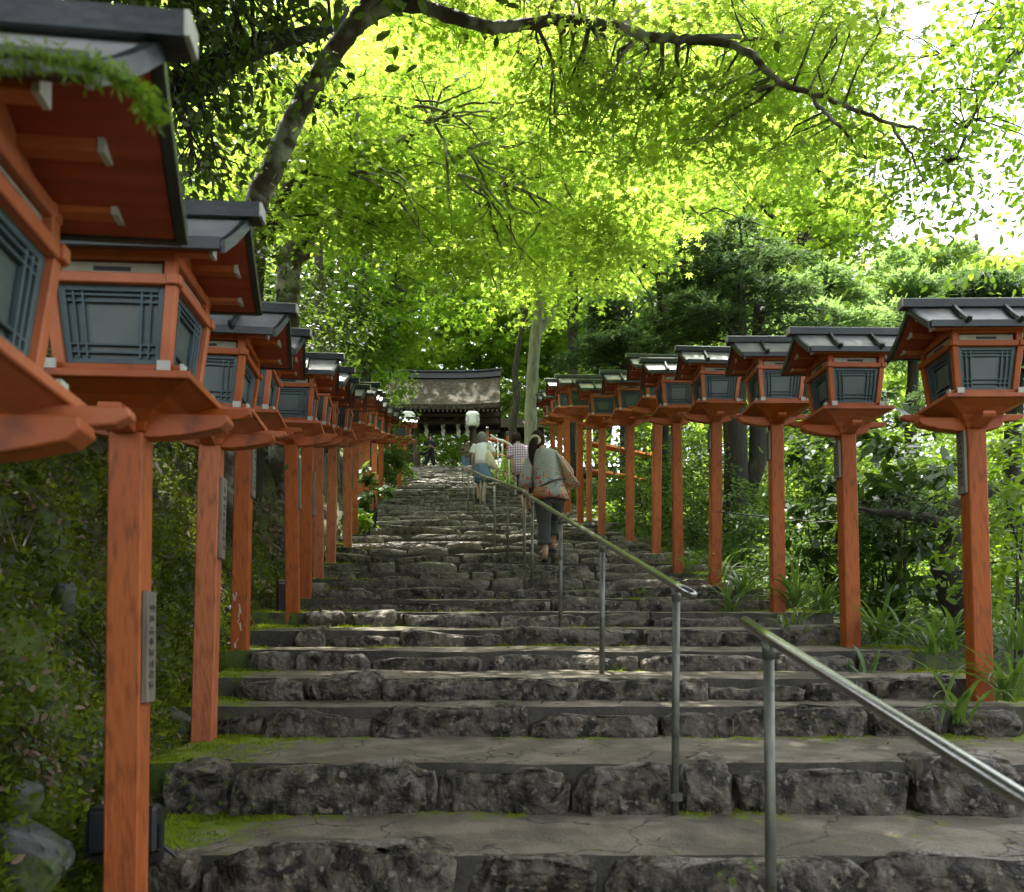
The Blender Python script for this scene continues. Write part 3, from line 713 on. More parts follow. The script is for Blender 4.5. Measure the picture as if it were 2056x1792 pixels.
# ------------------------------------------------------------------ gate
M_thatch = mat('bark_thatch', (.055, .044, .026), (.03, .024, .015), 5, .9, .8, 25, c3=(.13, .115, .07), s3=14, lo3=.55, hi3=.65)
M_timber = mat('dark_timber', (.055, .035, .022), (.03, .02, .014), 5, .7, .3, 30, stretch=(5, 5, .7))
M_timber2 = mat('pillar_timber', (.16, .12, .075), (.10, .075, .05), 5, .7, .3, 30, stretch=(5, 5, .6))
M_shide = mat('white_paper', (.80, .80, .78), (.72, .72, .70), 6, .8)
M_chochin = mat('lantern_paper', (.72, .74, .68), (.62, .64, .57), 5, .7)
M_straw = mat('straw_rope', (.35, .29, .16), (.24, .19, .10), 20, .9)
GYF, GYB = 38.9, 43.2
ze = P(0, 812, GYF).z; zr = P(0, 756, 41.05).z
def gx_(x, Y): return (x-CX)*Y/F
gx0, gx1 = gx_(762, GYF), gx_(1003, GYF)
gz0 = float(stand(41.))
gate = thing('shrine_gate', 'thatched wooden gate with white paper lanterns at the top of the stairs', 'gate', ((gx0+gx1)/2, 41.05, gz0))
gc = gate.location.copy(); hw = (gx1-gx0)/2; zE, zR = ze-gz0, zr-gz0
b = MB(); rings = []
dR = zR-zE
prof = [(-2.15, zE), (-1.55, zE+.20*dR), (-.9, zE+.48*dR), (-.35, zE+.82*dR), (0, zR-.05), (.35, zE+.82*dR), (.9, zE+.48*dR), (1.55, zE+.20*dR), (2.15, zE)]
und = [(y*.97, z-.20+.06*(abs(y) < 1)) for y, z in prof[::-1]]
nx = 12
for i in range(nx+1):
    x = -hw+2*hw*i/nx; up = .10*abs(2*i/nx-1)**3
    rings.append([(x, y, z+up) for y, z in prof]+[(x, y, z+up) for y, z in und])
b.loft(rings); roof = b.build('roof', M_thatch, gate)
b = MB(); rings = []
for i in range(nx+1):
    x = -hw*1.015+2.03*hw*i/nx; up = .12*abs(2*i/nx-1)**3
    rings.append([(x, -.26, zR-.16+up), (x, -.20, zR+.12+up), (x, -.28, zR+.14+up), (x, -.26, zR+.20+up), (x, .26, zR+.20+up), (x, .28, zR+.14+up), (x, .20, zR+.12+up), (x, .26, zR-.16+up)])
b.loft(rings); b.build('ridge', M_blk, roof)
for k in range(26):
    x = -hw+.12+(2*hw-.24)*k/25
    b = MB(); b.prism([(y*.96, z-.19) for y, z in prof]+[(y*.96, z-.30) for y, z in prof[::-1]], x-.04, x+.04, 'x'); b.build('rafter', M_timber, gate)
b = MB()
for y in (-1.5, -.75, .75, 1.5): b.box((0, y, zE-.30+.25*(abs(y) < 1)), (2*hw*.98, .14, .15))
b.box((0, 0, zE-.20), (2*hw*.96, .26, .26)); b.box((0, -.9, zE-.44), (2*hw*.86, .18, .20)); b.build('beam', M_timber, gate, False, .01)
for (x, y, r) in ((gx_(949, 41)-gc.x, 0, .15), (gx_(834, 41)-gc.x, 0, .15), (gx_(952, 42.4)-gc.x, 1.5, .11), (gx_(838, 42.4)-gc.x, 1.5, .11)):
    b = MB(); b.tube([(x, y, -.1), (x, y, zE-.1)], r, 12); b.build('pillar', M_timber2, gate, True)
    b = MB(); b.tube([(x, y, -.12), (x, y, .10)], r*1.5, 12); b.build('pillar_base', M_stone, gate)
b = MB(); b.box((gx_(816, 41.2)-gc.x, .1, .85), (.55, .06, 1.7)); b.build('side_panel', M_timber, gate)
# sacred rope with its zigzag paper streamers
rz0 = P(0, 842, 40.6).z; xa, xb = gx_(834, 40.6), gx_(949, 40.6)
rp = [Vector((xa+(xb-xa)*i/14, 40.55, rz0-.10*(1-(2*i/14-1)**2))) for i in range(15)]
b = MB(); b.tube(rp, [.028+.012*(1-abs(2*i/14-1)) for i in range(15)], 8, .25); tag(b.build('straw_rope', M_straw, None, True), 'thin straw rope hung between the two gate pillars', 'rope')
for x, lb in ((850, 'white zigzag paper streamer hanging leftmost under the gate, above the man in black'), (884, 'white zigzag paper streamer second from left under the gate'), (917, 'white zigzag paper streamer third from left under the gate'), (955-20, 'white zigzag paper streamer hanging nearest the right paper lantern')):
    px = x if x != 935 else 954-0.
    px = {850: 851, 884: 885, 917: 916, 935: 949-15}[x]
    X = gx_(px, 40.5); b = MB(); z = rz0+.0; xx = X-.07
    for k in range(5):
        b.hexa([(xx+.05, 40.5-.004, z-.20), (xx+.20, 40.5-.004, z-.20), (xx+.05, 40.5+.004, z-.20), (xx+.20, 40.5+.004, z-.20), (xx, 40.5-.004, z), (xx+.15, 40.5-.004, z), (xx, 40.5+.004, z), (xx+.15, 40.5+.004, z)])
        z -= .15; xx += .04*(1 if k % 2 == 0 else -.4)
    tag(b.build('paper_streamer', M_shide), lb, 'streamer', 'paper streamers hanging from the gate rope')
for px, lb, sg in ((949, 'white paper lantern with dark crest hanging in front of the right gate pillar', 1), (820, 'white paper lantern half hidden behind the left row, under the gate eave', -1)):
    c = P(px, 843, 38.7)
    t = thing('paper_lantern', lb, 'paper lantern', c-Vector((0, 0, .31)), 0, 'white paper lanterns under the gate eave')
    b = MB(); n = 24; rings = []
    for i in range(15):
        z = .62*i/14; u = abs(2*i/14-1); r = .31*(1-.22*u**4)*(1 if i % 2 else .975)
        rings.append([(r*math.cos(2*math.pi*k/n), r*math.sin(2*math.pi*k/n), z) for k in range(n)])
    b.loft(rings); b.build('shade', M_chochin, t, True)
    b = MB(); b.tube([(0, 0, -.03), (0, 0, .012)], .17, 16); b.tube([(0, 0, .61), (0, 0, .66)], .17, 16); b.build('hoop', M_blk, t)
    b = MB(); b.tube([(0, 0, .64), (0, 0, 1.0)], .012, 6); b.build('cord', M_blk, t)
    b = MB()
    for side in (-1.0, 1.0):
        ring = []
        for k in range(25):
            a = 2*math.pi*k/24; th = side+.42*math.cos(a); z = .31+.15*math.sin(a)
            ring.append((.316*math.sin(th), -.316*math.cos(th), z))
        b.tube(ring, .011, 5)
    b.build('crest', M_ink, t)
# small dark roofed pavilion right of the gate
c = P(1045, 925, 44.)
pv = thing('pavilion', 'small dark roofed pavilion half hidden behind the pale trunk right of the gate', 'pavilion', c)
zz = P(0, 872, 44.).z-c.z; zt = P(0, 840, 44).z-c.z
b = MB(); wv = 1.15; b.loft([[(-wv, y, z) for y, z in ((-1.3, zz), (-.6, zz+.3), (0, zt), (.6, zz+.3), (1.3, zz), (0, zt-.25))], [(wv, y, z) for y, z in ((-1.3, zz), (-.6, zz+.3), (0, zt), (.6, zz+.3), (1.3, zz), (0, zt-.25))]]); b.build('roof', M_timber, pv)
for a in (-.8, .8):
    for d in (-.8, .8): b = MB(); b.tube([(a, d, -.3), (a, d, zz+.2)], .08, 8); b.build('pavilion_post', M_timber, pv)
b = MB(); b.box((0, -.2, .35), (1.3, .8, .7)); b.build('basin', M_stone, pv, False, .03)
# ------------------------------------------------------------------ people
M_skin = mat('skin', (.46, .29, .20), (.42, .25, .17), 9, .5)
M_hairb = mat('dark_hair', (.022, .014, .010), (.038, .023, .016), 30, .8, .3, 60, stretch=(6, 6, 1), spec=.12)
M_hairg = mat('grey_hair', (.20, .20, .21), (.12, .12, .13), 30, .45, .3, 60, stretch=(6, 6, 1))
def fabric(name, c1, c2, **k): return mat(name, c1, c2, rough=.85, bump=.15, bscale=60, spec=.2, **k)
M_wshirt = fabric('white_cotton', (.74, .75, .80), (.66, .67, .72))
M_denim = fabric('denim', (.12, .19, .28), (.08, .13, .20))
M_grey = fabric('grey_cotton', (.075, .078, .075), (.055, .057, .055))
M_black_c = fabric('black_cotton', (.02, .02, .024), (.014, .014, .018))
M_plum = fabric('plum_cotton', (.05, .03, .07), (.035, .02, .05))
M_cream = fabric('cream_canvas', (.62, .55, .42), (.52, .45, .34))
M_leather = mat('tan_leather', (.33, .13, .035), (.22, .08, .02), 8, .45)
M_shoe = mat('dark_shoe', (.03, .025, .022), (.02, .018, .016), 8, .5)
M_scr = fabric('cream_scrunchie', (.55, .52, .36), (.42, .40, .26))
M_straww = mat('straw_hat', (.55, .45, .26), (.42, .34, .2), 30, .8)
def plaid():
    m = bpy.data.materials.new('purple_plaid'); m.use_nodes = True; n = m.node_tree.nodes; L = m.node_tree.links; b = n['Principled BSDF']; b.inputs['Roughness'].default_value = .85
    tc = n.new('ShaderNodeTexCoord'); sp = n.new('ShaderNodeSeparateXYZ'); L.new(tc.outputs['Object'], sp.inputs[0])
    def wav(s, f):
        a = n.new('ShaderNodeMath'); a.operation = 'MULTIPLY'; L.new(s, a.inputs[0]); a.inputs[1].default_value = f
        c = n.new('ShaderNodeMath'); c.operation = 'FRACT'; L.new(a.outputs[0], c.inputs[0])
        d = n.new('ShaderNodeMath'); d.operation = 'GREATER_THAN'; L.new(c.outputs[0], d.inputs[0]); d.inputs[1].default_value = .55; return d.outputs[0]
    ad = n.new('ShaderNodeMath'); L.new(wav(sp.outputs[0], 22), ad.inputs[0]); L.new(wav(sp.outputs[2], 20), ad.inputs[1])
    h = n.new('ShaderNodeMath'); h.operation = 'MULTIPLY'; L.new(ad.outputs[0], h.inputs[0]); h.inputs[1].default_value = .5
    mx = n.new('ShaderNodeMix'); mx.data_type = 'RGBA'; L.new(h.outputs[0], mx.inputs[0]); mx.inputs[6].default_value = (.52, .43, .54, 1); mx.inputs[7].default_value = (.12, .055, .15, 1)
    L.new(mx.outputs[2], b.inputs['Base Color']); return m
M_plaid = plaid()
def floral():
    m = bpy.data.materials.new('flowered_cotton'); m.use_nodes = True; n = m.node_tree.nodes; L = m.node_tree.links; b = n['Principled BSDF']; b.inputs['Roughness'].default_value = .8
    tc = n.new('ShaderNodeTexCoord'); sp = n.new('ShaderNodeSeparateXYZ'); L.new(tc.outputs['Object'], sp.inputs[0])
    def spots(sc, th, col, base, off):
        mp = n.new('ShaderNodeMapping'); mp.inputs['Location'].default_value = (off, off*.7, off*1.3); L.new(tc.outputs['Object'], mp.inputs[0])
        v = n.new('ShaderNodeTexVoronoi'); v.inputs['Scale'].default_value = sc; L.new(mp.outputs[0], v.inputs['Vector'])
        nz = n.new('ShaderNodeTexNoise'); nz.inputs['Scale'].default_value = 4.; L.new(mp.outputs[0], nz.inputs['Vector'])
        # more flowers towards the hem of the garment
        hz = n.new('ShaderNodeMapRange'); L.new(sp.outputs[2], hz.inputs[0]); hz.inputs[1].default_value = 1.32; hz.inputs[2].default_value = .95; hz.inputs[3].default_value = 0.; hz.inputs[4].default_value = th
        lt = n.new('ShaderNodeMath'); lt.operation = 'LESS_THAN'; L.new(v.outputs['Distance'], lt.inputs[0]); L.new(hz.outputs[0], lt.inputs[1])
        g2 = n.new('ShaderNodeMath'); g2.operation = 'GREATER_THAN'; L.new(nz.outputs['Fac'], g2.inputs[0]); g2.inputs[1].default_value = .46
        mu = n.new('ShaderNodeMath'); mu.operation = 'MULTIPLY'; L.new(lt.outputs[0], mu.inputs[0]); L.new(g2.outputs[0], mu.inputs[1])
        mx = n.new('ShaderNodeMix'); mx.data_type = 'RGBA'; L.new(mu.outputs[0], mx.inputs[0]); L.new(base, mx.inputs[6]); mx.inputs[7].default_value = (*col, 1); return mx.outputs[2]
    # plain grey-green with a peach right sleeve
    rg = n.new('ShaderNodeMapRange'); L.new(sp.outputs[0], rg.inputs[0]); rg.inputs[1].default_value = .17; rg.inputs[2].default_value = .21
    base = n.new('ShaderNodeMix'); base.data_type = 'RGBA'; L.new(rg.outputs[0], base.inputs[0]); base.inputs[6].default_value = (.33, .36, .33, 1); base.inputs[7].default_value = (.50, .37, .26, 1)
    c = spots(26, .36, (.03, .08, .09), base.outputs[2], 3.)
    c = spots(15, .40, (.55, .10, .07), c, 11.); c = spots(17, .34, (.62, .30, .08), c, 23.)
    L.new(c, b.inputs['Base Color']); return m
M_floral = floral()

def skin_body(name, J, E, parent, head, hc, hscale=1., face=0., sub=2):
    """J: joint -> (pos, radius); E: bones.  One continuous skinned surface, head shaped onto the neck"""
    keys = list(J); idx = {k: i for i, k in enumerate(keys)}
    me = bpy.data.meshes.new(name); me.from_pydata([J[k][0] for k in keys], [(idx[a], idx[b]) for a, b in E], [])
    o = link(name, me)
    md = o.modifiers.new('s', 'SKIN'); ms = o.modifiers.new('d', 'SUBSURF'); ms.levels = ms.render_levels = sub-1
    md.use_smooth_shade = True
    for k in keys:
        sv = me.skin_vertices[0].data[idx[k]]; sv.radius = (J[k][1], J[k][1]); sv.use_root = (k == 'pelvis')
    bpy.context.view_layer.update()
    dg = bpy.context.evaluated_depsgraph_get(); m2 = bpy.data.meshes.new_from_object(o.evaluated_get(dg))
    bpy.data.objects.remove(o)
    # head: skull with brow, nose, chin and ears; face = heading of the face about z, forward is +y
    bm = bmesh.new(); bm.from_mesh(m2)
    hb = bmesh.ops.create_uvsphere(bm, u_segments=20, v_segments=14, radius=1.)
    Mr = Matrix.Translation(hc) @ Matrix.Rotation(face, 4, 'Z')
    for v in hb['verts']:
        x, y, z = v.co
        q = Vector((x*.074, y*.092, z*.112))
        if z < -.1: q.x *= 1-.30*(-z); q.y *= 1-.10*(-z)
        if y > .3: q.y += .022*math.exp(-((x/.16)**2+((z+.08)/.25)**2))-.012*math.exp(-(((abs(x)-.38)/.16)**2+((z-.05)/.13)**2))+.006*math.exp(-((x/.3)**2+((z+.48)/.12)**2))
        q.x += math.copysign(.014, x)*math.exp(-(((abs(x)-1)/.16)**2+(y/.20)**2+((z)/.26)**2))
        v.co = Mr @ (q*hscale)
    bm.to_mesh(m2); bm.free(); m2.name = name
    m2.materials.clear(); m2.materials.append(M_skin)
    m2.polygons.foreach_set('use_smooth', [True]*len(m2.polygons))
    return link('body', m2, parent)
def hand(J, E, wrist, side, down, wname):
    """palm and five bent fingers from a wrist; down: pointing direction, side: thumb direction"""
    d = Vector(down).normalized(); s = Vector(side); s = (s-d*s.dot(d)).normalized(); nrm = d.cross(s)
    w = Vector(wrist)
    J[wname+'p'] = (w+d*.055, .021); E.append((wname, wname+'p'))
    for k, (off, ln) in enumerate(((.026, .058), (.009, .068), (-.009, .062), (-.026, .048))):
        a = w+d*.085+s*off; b = a+d*ln*.55+nrm*.012; c = b+d*ln*.35+nrm*.028
        for n_, p, r in (('a', a, .0095), ('b', b, .0085), ('c', c, .0075)): J[f'{wname}{k}{n_}'] = (p, r)
        E += [(wname+'p', f'{wname}{k}a'), (f'{wname}{k}a', f'{wname}{k}b'), (f'{wname}{k}b', f'{wname}{k}c')]
    a = w+d*.03+s*.032; b = a+d*.03+s*.016; J[wname+'ta'] = (a, .0105); J[wname+'tb'] = (b, .0085); E += [(wname, wname+'ta'), (wname+'ta', wname+'tb')]
def person_body(parent, p, head_c, face=0., slim=1.):
    """p: joints pelvis, chest, neck, shl/shr, ell/elr, wrl/wrr, hil/hir, knl/knr, anl/anr (ankles)"""
    J = {}; E = []
    r = dict(pelvis=.115, belly=.105, chest=.105, neck=.052, shl=.052, shr=.052, ell=.038, elr=.038, wrl=.025, wrr=.025, hil=.082, hir=.082, knl=.052, knr=.052, cal=.050, car=.050, anl=.034, anr=.034, tol=.026, tor=.026, hel=.028, her=.028)
    V_ = {k: Vector(v) for k, v in p.items()}
    V_['belly'] = V_['pelvis'].lerp(V_['chest'], .5)
    for s in 'lr':
        V_['ca'+s] = V_['kn'+s].lerp(V_['an'+s], .35)+Vector((0, -.02, 0))
        f = p.get('foot'+s, (0, 1, -.1)); fv = Vector(f).normalized()
        V_['he'+s] = V_['an'+s]+Vector((0, 0, -.05))-Vector((fv.x, fv.y, 0))*.03
        V_['to'+s] = V_['an'+s]+fv*.15+Vector((0, 0, -.05))
    hd = Vector(head_c)
    for k in r:
        if k in V_: J[k] = (V_[k], r[k]*slim)
    J['skull'] = (hd-Vector((0, 0, .03)), .058*slim)
    E += [('pelvis', 'belly'), ('belly', 'chest'), ('chest', 'neck'), ('neck', 'skull')]
    for s in 'lr':
        E += [('chest', 'sh'+s), ('sh'+s, 'el'+s), ('el'+s, 'wr'+s), ('pelvis', 'hi'+s), ('hi'+s, 'kn'+s), ('kn'+s, 'ca'+s), ('ca'+s, 'an'+s), ('an'+s, 'he'+s), ('an'+s, 'to'+s)]
        d = (V_['wr'+s]-V_['el'+s])
        hand(J, E, V_['wr'+s], p.get('thumb'+s, (0, 1, 0)), d, 'wr'+s)
    return skin_body('body', J, E, parent, None, hd, 1., face)
def ell(c, rx, ry, n=20, tilt=(0, 0), rot=0., wob=0., seed=0):
    out = []
    for k in range(n):
        a = 2*math.pi*k/n; q = 1+wob*math.sin(a*5+seed)+wob*.7*math.sin(a*9+seed*2)
        x, y = rx*math.cos(a)*q, ry*math.sin(a)*q
        x, y = x*math.cos(rot)-y*math.sin(rot), x*math.sin(rot)+y*math.cos(rot)
        out.append((c[0]+x, c[1]+y, c[2]+tilt[0]*x+tilt[1]*y))
    return out
def limb(b, pts, rad, n=14, wob=.10):
    """cloth tube with soft folds"""
    P_ = [Vector(p) for p in pts]; fine = []; rr = []
    for i in range(len(P_)-1):
        for k in range(5):
            t = k/5; fine.append(P_[i].lerp(P_[i+1], t)); rr.append(rad[i]+(rad[i+1]-rad[i])*t)
    fine.append(P_[-1]); rr.append(rad[-1]); b.tube(fine, rr, n, wob)
def cap_hair(name, hc, m, parent, sc=(.088, .105, .125), length=.12, face=0., bob=0., seed=0):
    """hair over skull: covers top, back and sides, open at the face (+y)"""
    b = MB(); nu, nv = 26, 16; vs = []; fs = []
    for j in range(nv+1):
        ph = math.pi*j/nv
        for i in range(nu):
            a = 2*math.pi*i/nu; x, y, z = math.sin(ph)*math.cos(a), math.sin(ph)*math.sin(a), math.cos(ph)
            q = Vector((x*sc[0], y*sc[1], z*sc[2]))
            if z < 0:
                q.z = -length*(-z)**.9; s_ = 1+bob*(-z); k = math.sqrt(max(0, 1-z*z)); k2 = max(k, .72 if bob else .55)
                if k > 1e-4: q.x *= k2/k*s_; q.y *= k2/k*s_
                if y > .25: q.y = min(q.y, .045)
            if y > .55 and z < .55: q.y *= .8
            q *= 1+.06*MN.noise(Vector((x*6+seed, y*6, z*2)))+.03*MN.noise(Vector((x*18+seed, y*18, z*4)))
            vs.append(q)
    for j in range(nv):
        for i in range(nu): fs.append((j*nu+i, j*nu+(i+1) % nu, (j+1)*nu+(i+1) % nu, (j+1)*nu+i))
    b.add(vs, fs, Matrix.Translation(hc) @ Matrix.Rotation(face, 4, 'Z'))
    return b
def torso(b, levels, n=24, wob=.02, seed=0):
    b.loft([ell((x, y, z), rx, ry, n, tl, 0, wob, seed+z*7) for (x, y, z, rx, ry, tl) in levels])

# woman in the flowered blouse
def at_floor(x, y, Y):
    p = P(x, y, Y); return p
o = at_floor(1094, 1128, 10.8)
t = thing('person', 'woman with ponytail in a loose flowered blouse and rolled grey trousers climbing beside the handrail', 'person', o)
j = dict(pelvis=(.055, 0, .80), chest=(.0, .05, 1.20), neck=(-.03, .08, 1.37), shl=(-.145, .06, 1.315), shr=(.14, .05, 1.315), ell=(-.225, .03, 1.02), elr=(.33, .0, 1.09), wrl=(-.215, .14, .80), wrr=(.30, .17, .98),
         hil=(-.03, 0, .76), hir=(.14, .01, .76), knl=(.0, .05, .45), knr=(.125, .27, .58), anl=(.005, -.03, .085), anr=(.11, .40, .26), footl=(-.12, 1, -.0), footr=(.1, 1, -.05), thumbl=(1, .3, 0), thumbr=(0, 1, .5))
hc = (-.085, .10, 1.505)
person_body(t, j, hc, R(0))
b = MB(); torso(b, [(.0, .05, 1.385, .075, .065, (0, 0)), (.0, .05, 1.355, .155, .09, (0, 0)), (.005, .045, 1.29, .178, .115, (0, 0)), (.02, .035, 1.15, .178, .13, (0, 0)), (.04, .02, 1.0, .185, .14, (0, 0)), (.06, .01, .90, .192, .148, (0, 0)), (.072, .0, .84, .205, .16, (0, 0)), (.082, 0, .765, .225, .178, (-.08, 0))], 40, .03)
# wide sleeves
b.loft([ell(c, rx, ry, 20, (0, 0), 0, .05, z) for c, rx, ry, z in (((-.125, .06, 1.335), .05, .06, 0), ((-.18, .05, 1.22), .075, .085, 1), ((-.22, .04, 1.08), .078, .10, 2), ((-.235, .05, .98), .085, .105, 3), ((-.235, .07, .92), .08, .09, 4))])
b.loft([ell(c, rx, ry, 20, (tl, 0), 0, .05, z) for c, rx, ry, z, tl in (((.125, .05, 1.345), .045, .06, 0, -.6), ((.19, .04, 1.25), .07, .095, 1, -.9), ((.265, .03, 1.12), .095, .12, 2, -.9), ((.325, .04, 1.01), .105, .125, 3, -.6), ((.325, .08, .945), .095, .115, 4, -.2), ((.29, .13, .915), .06, .08, 5, 0))])
b.build('blouse', M_floral, t, True)
b = MB(); limb(b, [(-.03, .0, .80), (-.01, .03, .62), (-.0, .05, .45), (.0, .0, .30), (.002, -.01, .215)], [.115, .098, .082, .078, .080], 16, .14)
limb(b, [(.13, .01, .80), (.135, .14, .68), (.125, .27, .57), (.12, .30, .45), (.115, .31, .37)], [.115, .10, .084, .080, .080], 16, .14)
for c in ((.002, -.01, .225), (.115, .31, .38)): b.tube([(c[0], c[1], c[2]-.02), (c[0], c[1], c[2]+.025)], .088, 16, .05)
b.loft([ell((.055, 0, z), rx, .125, 20) for z, rx in ((.74, .20), (.80, .195), (.86, .17))]); b.build('trousers', M_grey, t, True)
b = cap_hair('hair', hc, M_hairb, t, (.090, .108, .122), .12)
b.tube([(-.115, -.01, 1.49), (-.135, -.05, 1.44), (-.155, -.05, 1.37), (-.165, -.04, 1.27), (-.155, -.035, 1.17)], [.04, .044, .042, .03, .008], 12, .45); b.build('hair', M_hairb, t, True)
b = MB(); b.tube([(-.115+.05*math.cos(a), -.03+.03*math.sin(a*2)*.3, 1.475+.045*math.sin(a)) for a in np.linspace(0, 2*math.pi, 14)], .019, 8, .6); b.build('hair_tie', M_scr, t, True)
for s, c, f in (('l', (.005, -.03, .085), (-.12, 1)), ('r', (.11, .40, .26), (.1, 1))):
    b = MB(); b.loft([ell((c[0]+f[0]*y, c[1]+y, c[2]-.075), .038, .05, 14) for y in ()] or [ell((c[0]+.05*f[0], c[1]+.055, c[2]-.082), .042, .125, 16), ell((c[0]+.05*f[0], c[1]+.055, c[2]-.062), .042, .125, 16)]); b.tube([(c[0]-.04, c[1]+.08, c[2]-.06), (c[0], c[1]+.09, c[2]-.02), (c[0]+.04, c[1]+.08, c[2]-.06)], .009, 6); b.build('sandal', M_shoe, t, True)
ob = o+Vector((0, 0, 0))
bt = thing('shoulder_bag', 'small tan leather bag on a dark strap at the hip of the flowered-blouse woman', 'bag', o+Vector((-.06, -.165, .74)))
b = MB(); b.loft([ell((0, 0, z), rx, ry, 16, (0, 0), 0, .03) for z, rx, ry in ((0, .055, .035), (.03, .085, .05), (.08, .088, .05), (.12, .07, .042), (.135, .05, .03))]); b.build('pouch', M_leather, bt, True)
b = MB(); b.box((0, -.05, .10), (.12, .012, .06)); b.build('flap', M_leather, bt, False, .005)
b = MB(); b.tube([(-.07, .02, .12), (.02, -.03, .145), (.12, -.045, .19), (.22, -.025, .225), (.30, .06, .25)], .012, 6); b.build('strap', M_shoe, bt, True)

# woman in the white T-shirt
o = at_floor(967, 1012, 19.)
t = thing('person', 'grey-haired woman in a white T-shirt and blue denim skirt walking up the stairs', 'person', o)
j = dict(pelvis=(.0, 0, .80), chest=(.02, .07, 1.16), neck=(.02, .11, 1.32), shl=(-.15, .09, 1.27), shr=(.17, .09, 1.27), ell=(-.20, .05, 1.0), elr=(.27, .03, 1.02), wrl=(-.19, .15, .78), wrr=(.20, .14, .90),
         hil=(-.08, 0, .76), hir=(.08, .0, .76), knl=(-.07, .16, .47), knr=(.06, .03, .44), anl=(-.065, .12, .17), anr=(.04, -.02, .08), thumbl=(1, .5, 0), thumbr=(0, 1, .5))
hc = (.0, .13, 1.45)
person_body(t, j, hc)
b = MB(); torso(b, [(.02, .10, 1.335, .07, .06, (0, 0)), (.02, .09, 1.295, .15, .085, (0, 0)), (.02, .08, 1.23, .19, .115, (0, 0)), (.02, .06, 1.1, .175, .125, (0, 0)), (.01, .03, .97, .16, .12, (0, 0)), (.0, .01, .84, .155, .125, (0, 0))], 26, .02)
limb(b, [(-.13, .09, 1.275), (-.18, .08, 1.18), (-.205, .07, 1.09)], [.07, .075, .078], 14, .05); limb(b, [(.16, .09, 1.275), (.21, .08, 1.18), (.24, .07, 1.10)], [.07, .075, .078], 14, .05)
b.build('t_shirt', M_wshirt, t, True)
b = MB(); b.loft([ell((x, y, z), rx, ry, 30, (tl, 0), 0, wb, z*5) for x, y, z, rx, ry, tl, wb in ((0, .01, .86, .145, .115, 0, 0), (.0, 0, .78, .165, .135, 0, .01), (.03, .0, .62, .19, .155, 0, .03), (.06, 0, .47, .215, .18, .05, .06))]); b.build('skirt', M_denim, t, True)
cap_hair('hair', hc, M_hairg, t, (.108, .122, .130), .165, 0, .16, 3).build('hair', M_hairg, t, True)
for c in ((-.065, .12, .17), (.04, -.02, .08)):
    b = MB(); b.loft([ell((c[0], c[1]+.05, c[2]-.08), .042, .12, 14), ell((c[0], c[1]+.05, c[2]-.045), .036, .11, 14), ell((c[0], c[1]+.03, c[2]-.035), .02, .05, 14)]); b.build('shoe', M_shoe, t, True)
tb = thing('tote_bag', 'cream canvas tote bag hanging from the right shoulder of the white-shirted woman', 'bag', o+Vector((.19, -.06, .80)))
b = MB(); b.loft([ell((x, 0, z), rx, ry, 18, (tl, 0), 0, .04, z*9) for x, z, rx, ry, tl in ((.07, -.06, .11, .03, -.35), (.04, .0, .135, .055, -.35), (.0, .10, .115, .06, -.2), (-.03, .22, .075, .045, 0), (-.05, .33, .035, .03, 0))]); b.build('sack', M_cream, tb, True)
b = MB(); b.tube([(-.05, 0, .32), (-.055, -.01, .42), (-.05, .04, .505), (-.03, .12, .53), (-.02, .22, .49)], .016, 8); b.build('strap', M_cream, tb, True)

# person in purple plaid
o = at_floor(1060, 1038, 17.)
t = thing('person', 'person with short brown hair in a purple plaid shirt ahead of the flowered-blouse woman', 'person', o)
j = dict(pelvis=(-.06, 0, .86), chest=(-.14, .10, 1.26), neck=(-.19, .15, 1.42), shl=(-.31, .12, 1.365), shr=(.02, .12, 1.365), ell=(-.29, .06, 1.06), elr=(.06, .06, 1.08), wrl=(-.27, .12, .83), wrr=(.06, .16, .85),
         hil=(-.14, 0, .82), hir=(.03, 0, .82), knl=(-.10, .12, .50), knr=(.05, .30, .58), anl=(-.05, .02, .085), anr=(.07, .36, .28), thumbl=(1, .5, 0), thumbr=(-1, .5, 0))
hc = (-.225, .18, 1.555)
person_body(t, j, hc, 0, 1.04)
b = MB(); torso(b, [(-.19, .14, 1.43, .07, .06, (0, 0)), (-.15, .12, 1.385, .155, .09, (0, 0)), (-.14, .11, 1.31, .195, .12, (0, 0)), (-.12, .09, 1.18, .19, .13, (0, 0)), (-.09, .05, 1.0, .18, .13, (0, 0)), (-.06, .01, .80, .19, .14, (0, 0))], 26, .02)
limb(b, [(-.29, .12, 1.37), (-.32, .11, 1.26), (-.32, .09, 1.15)], [.075, .082, .085], 14, .05); limb(b, [(.01, .12, 1.37), (.05, .11, 1.26), (.065, .09, 1.15)], [.075, .08, .085], 14, .05)
b.build('plaid_shirt', M_plaid, t, True)
b = MB(); limb(b, [(-.13, 0, .86), (-.11, .05, .68), (-.10, .10, .46)], [.11, .10, .085], 14, .08); limb(b, [(.02, 0, .86), (.04, .14, .70), (.05, .28, .54)], [.11, .10, .085], 14, .08); b.build('shorts', M_plum, t, True)
cap_hair('hair', hc, M_hairb, t, (.094, .11, .125), .10, 0, 0, 6).build('hair', M_hairb, t, True)
b = MB(); b.tube([(-.273, .11, .865), (-.272, .115, .835)], .034, 12); b.build('wristwatch', M_shoe, t, True)
for c in ((-.05, .02, .085), (.07, .36, .28)):
    b = MB(); b.loft([ell((c[0], c[1]+.05, c[2]-.085), .045, .125, 14), ell((c[0], c[1]+.05, c[2]-.05), .04, .115, 14), ell((c[0], c[1]+.02, c[2]-.03), .03, .05, 14)]); b.build('shoe', M_shoe, t, True)

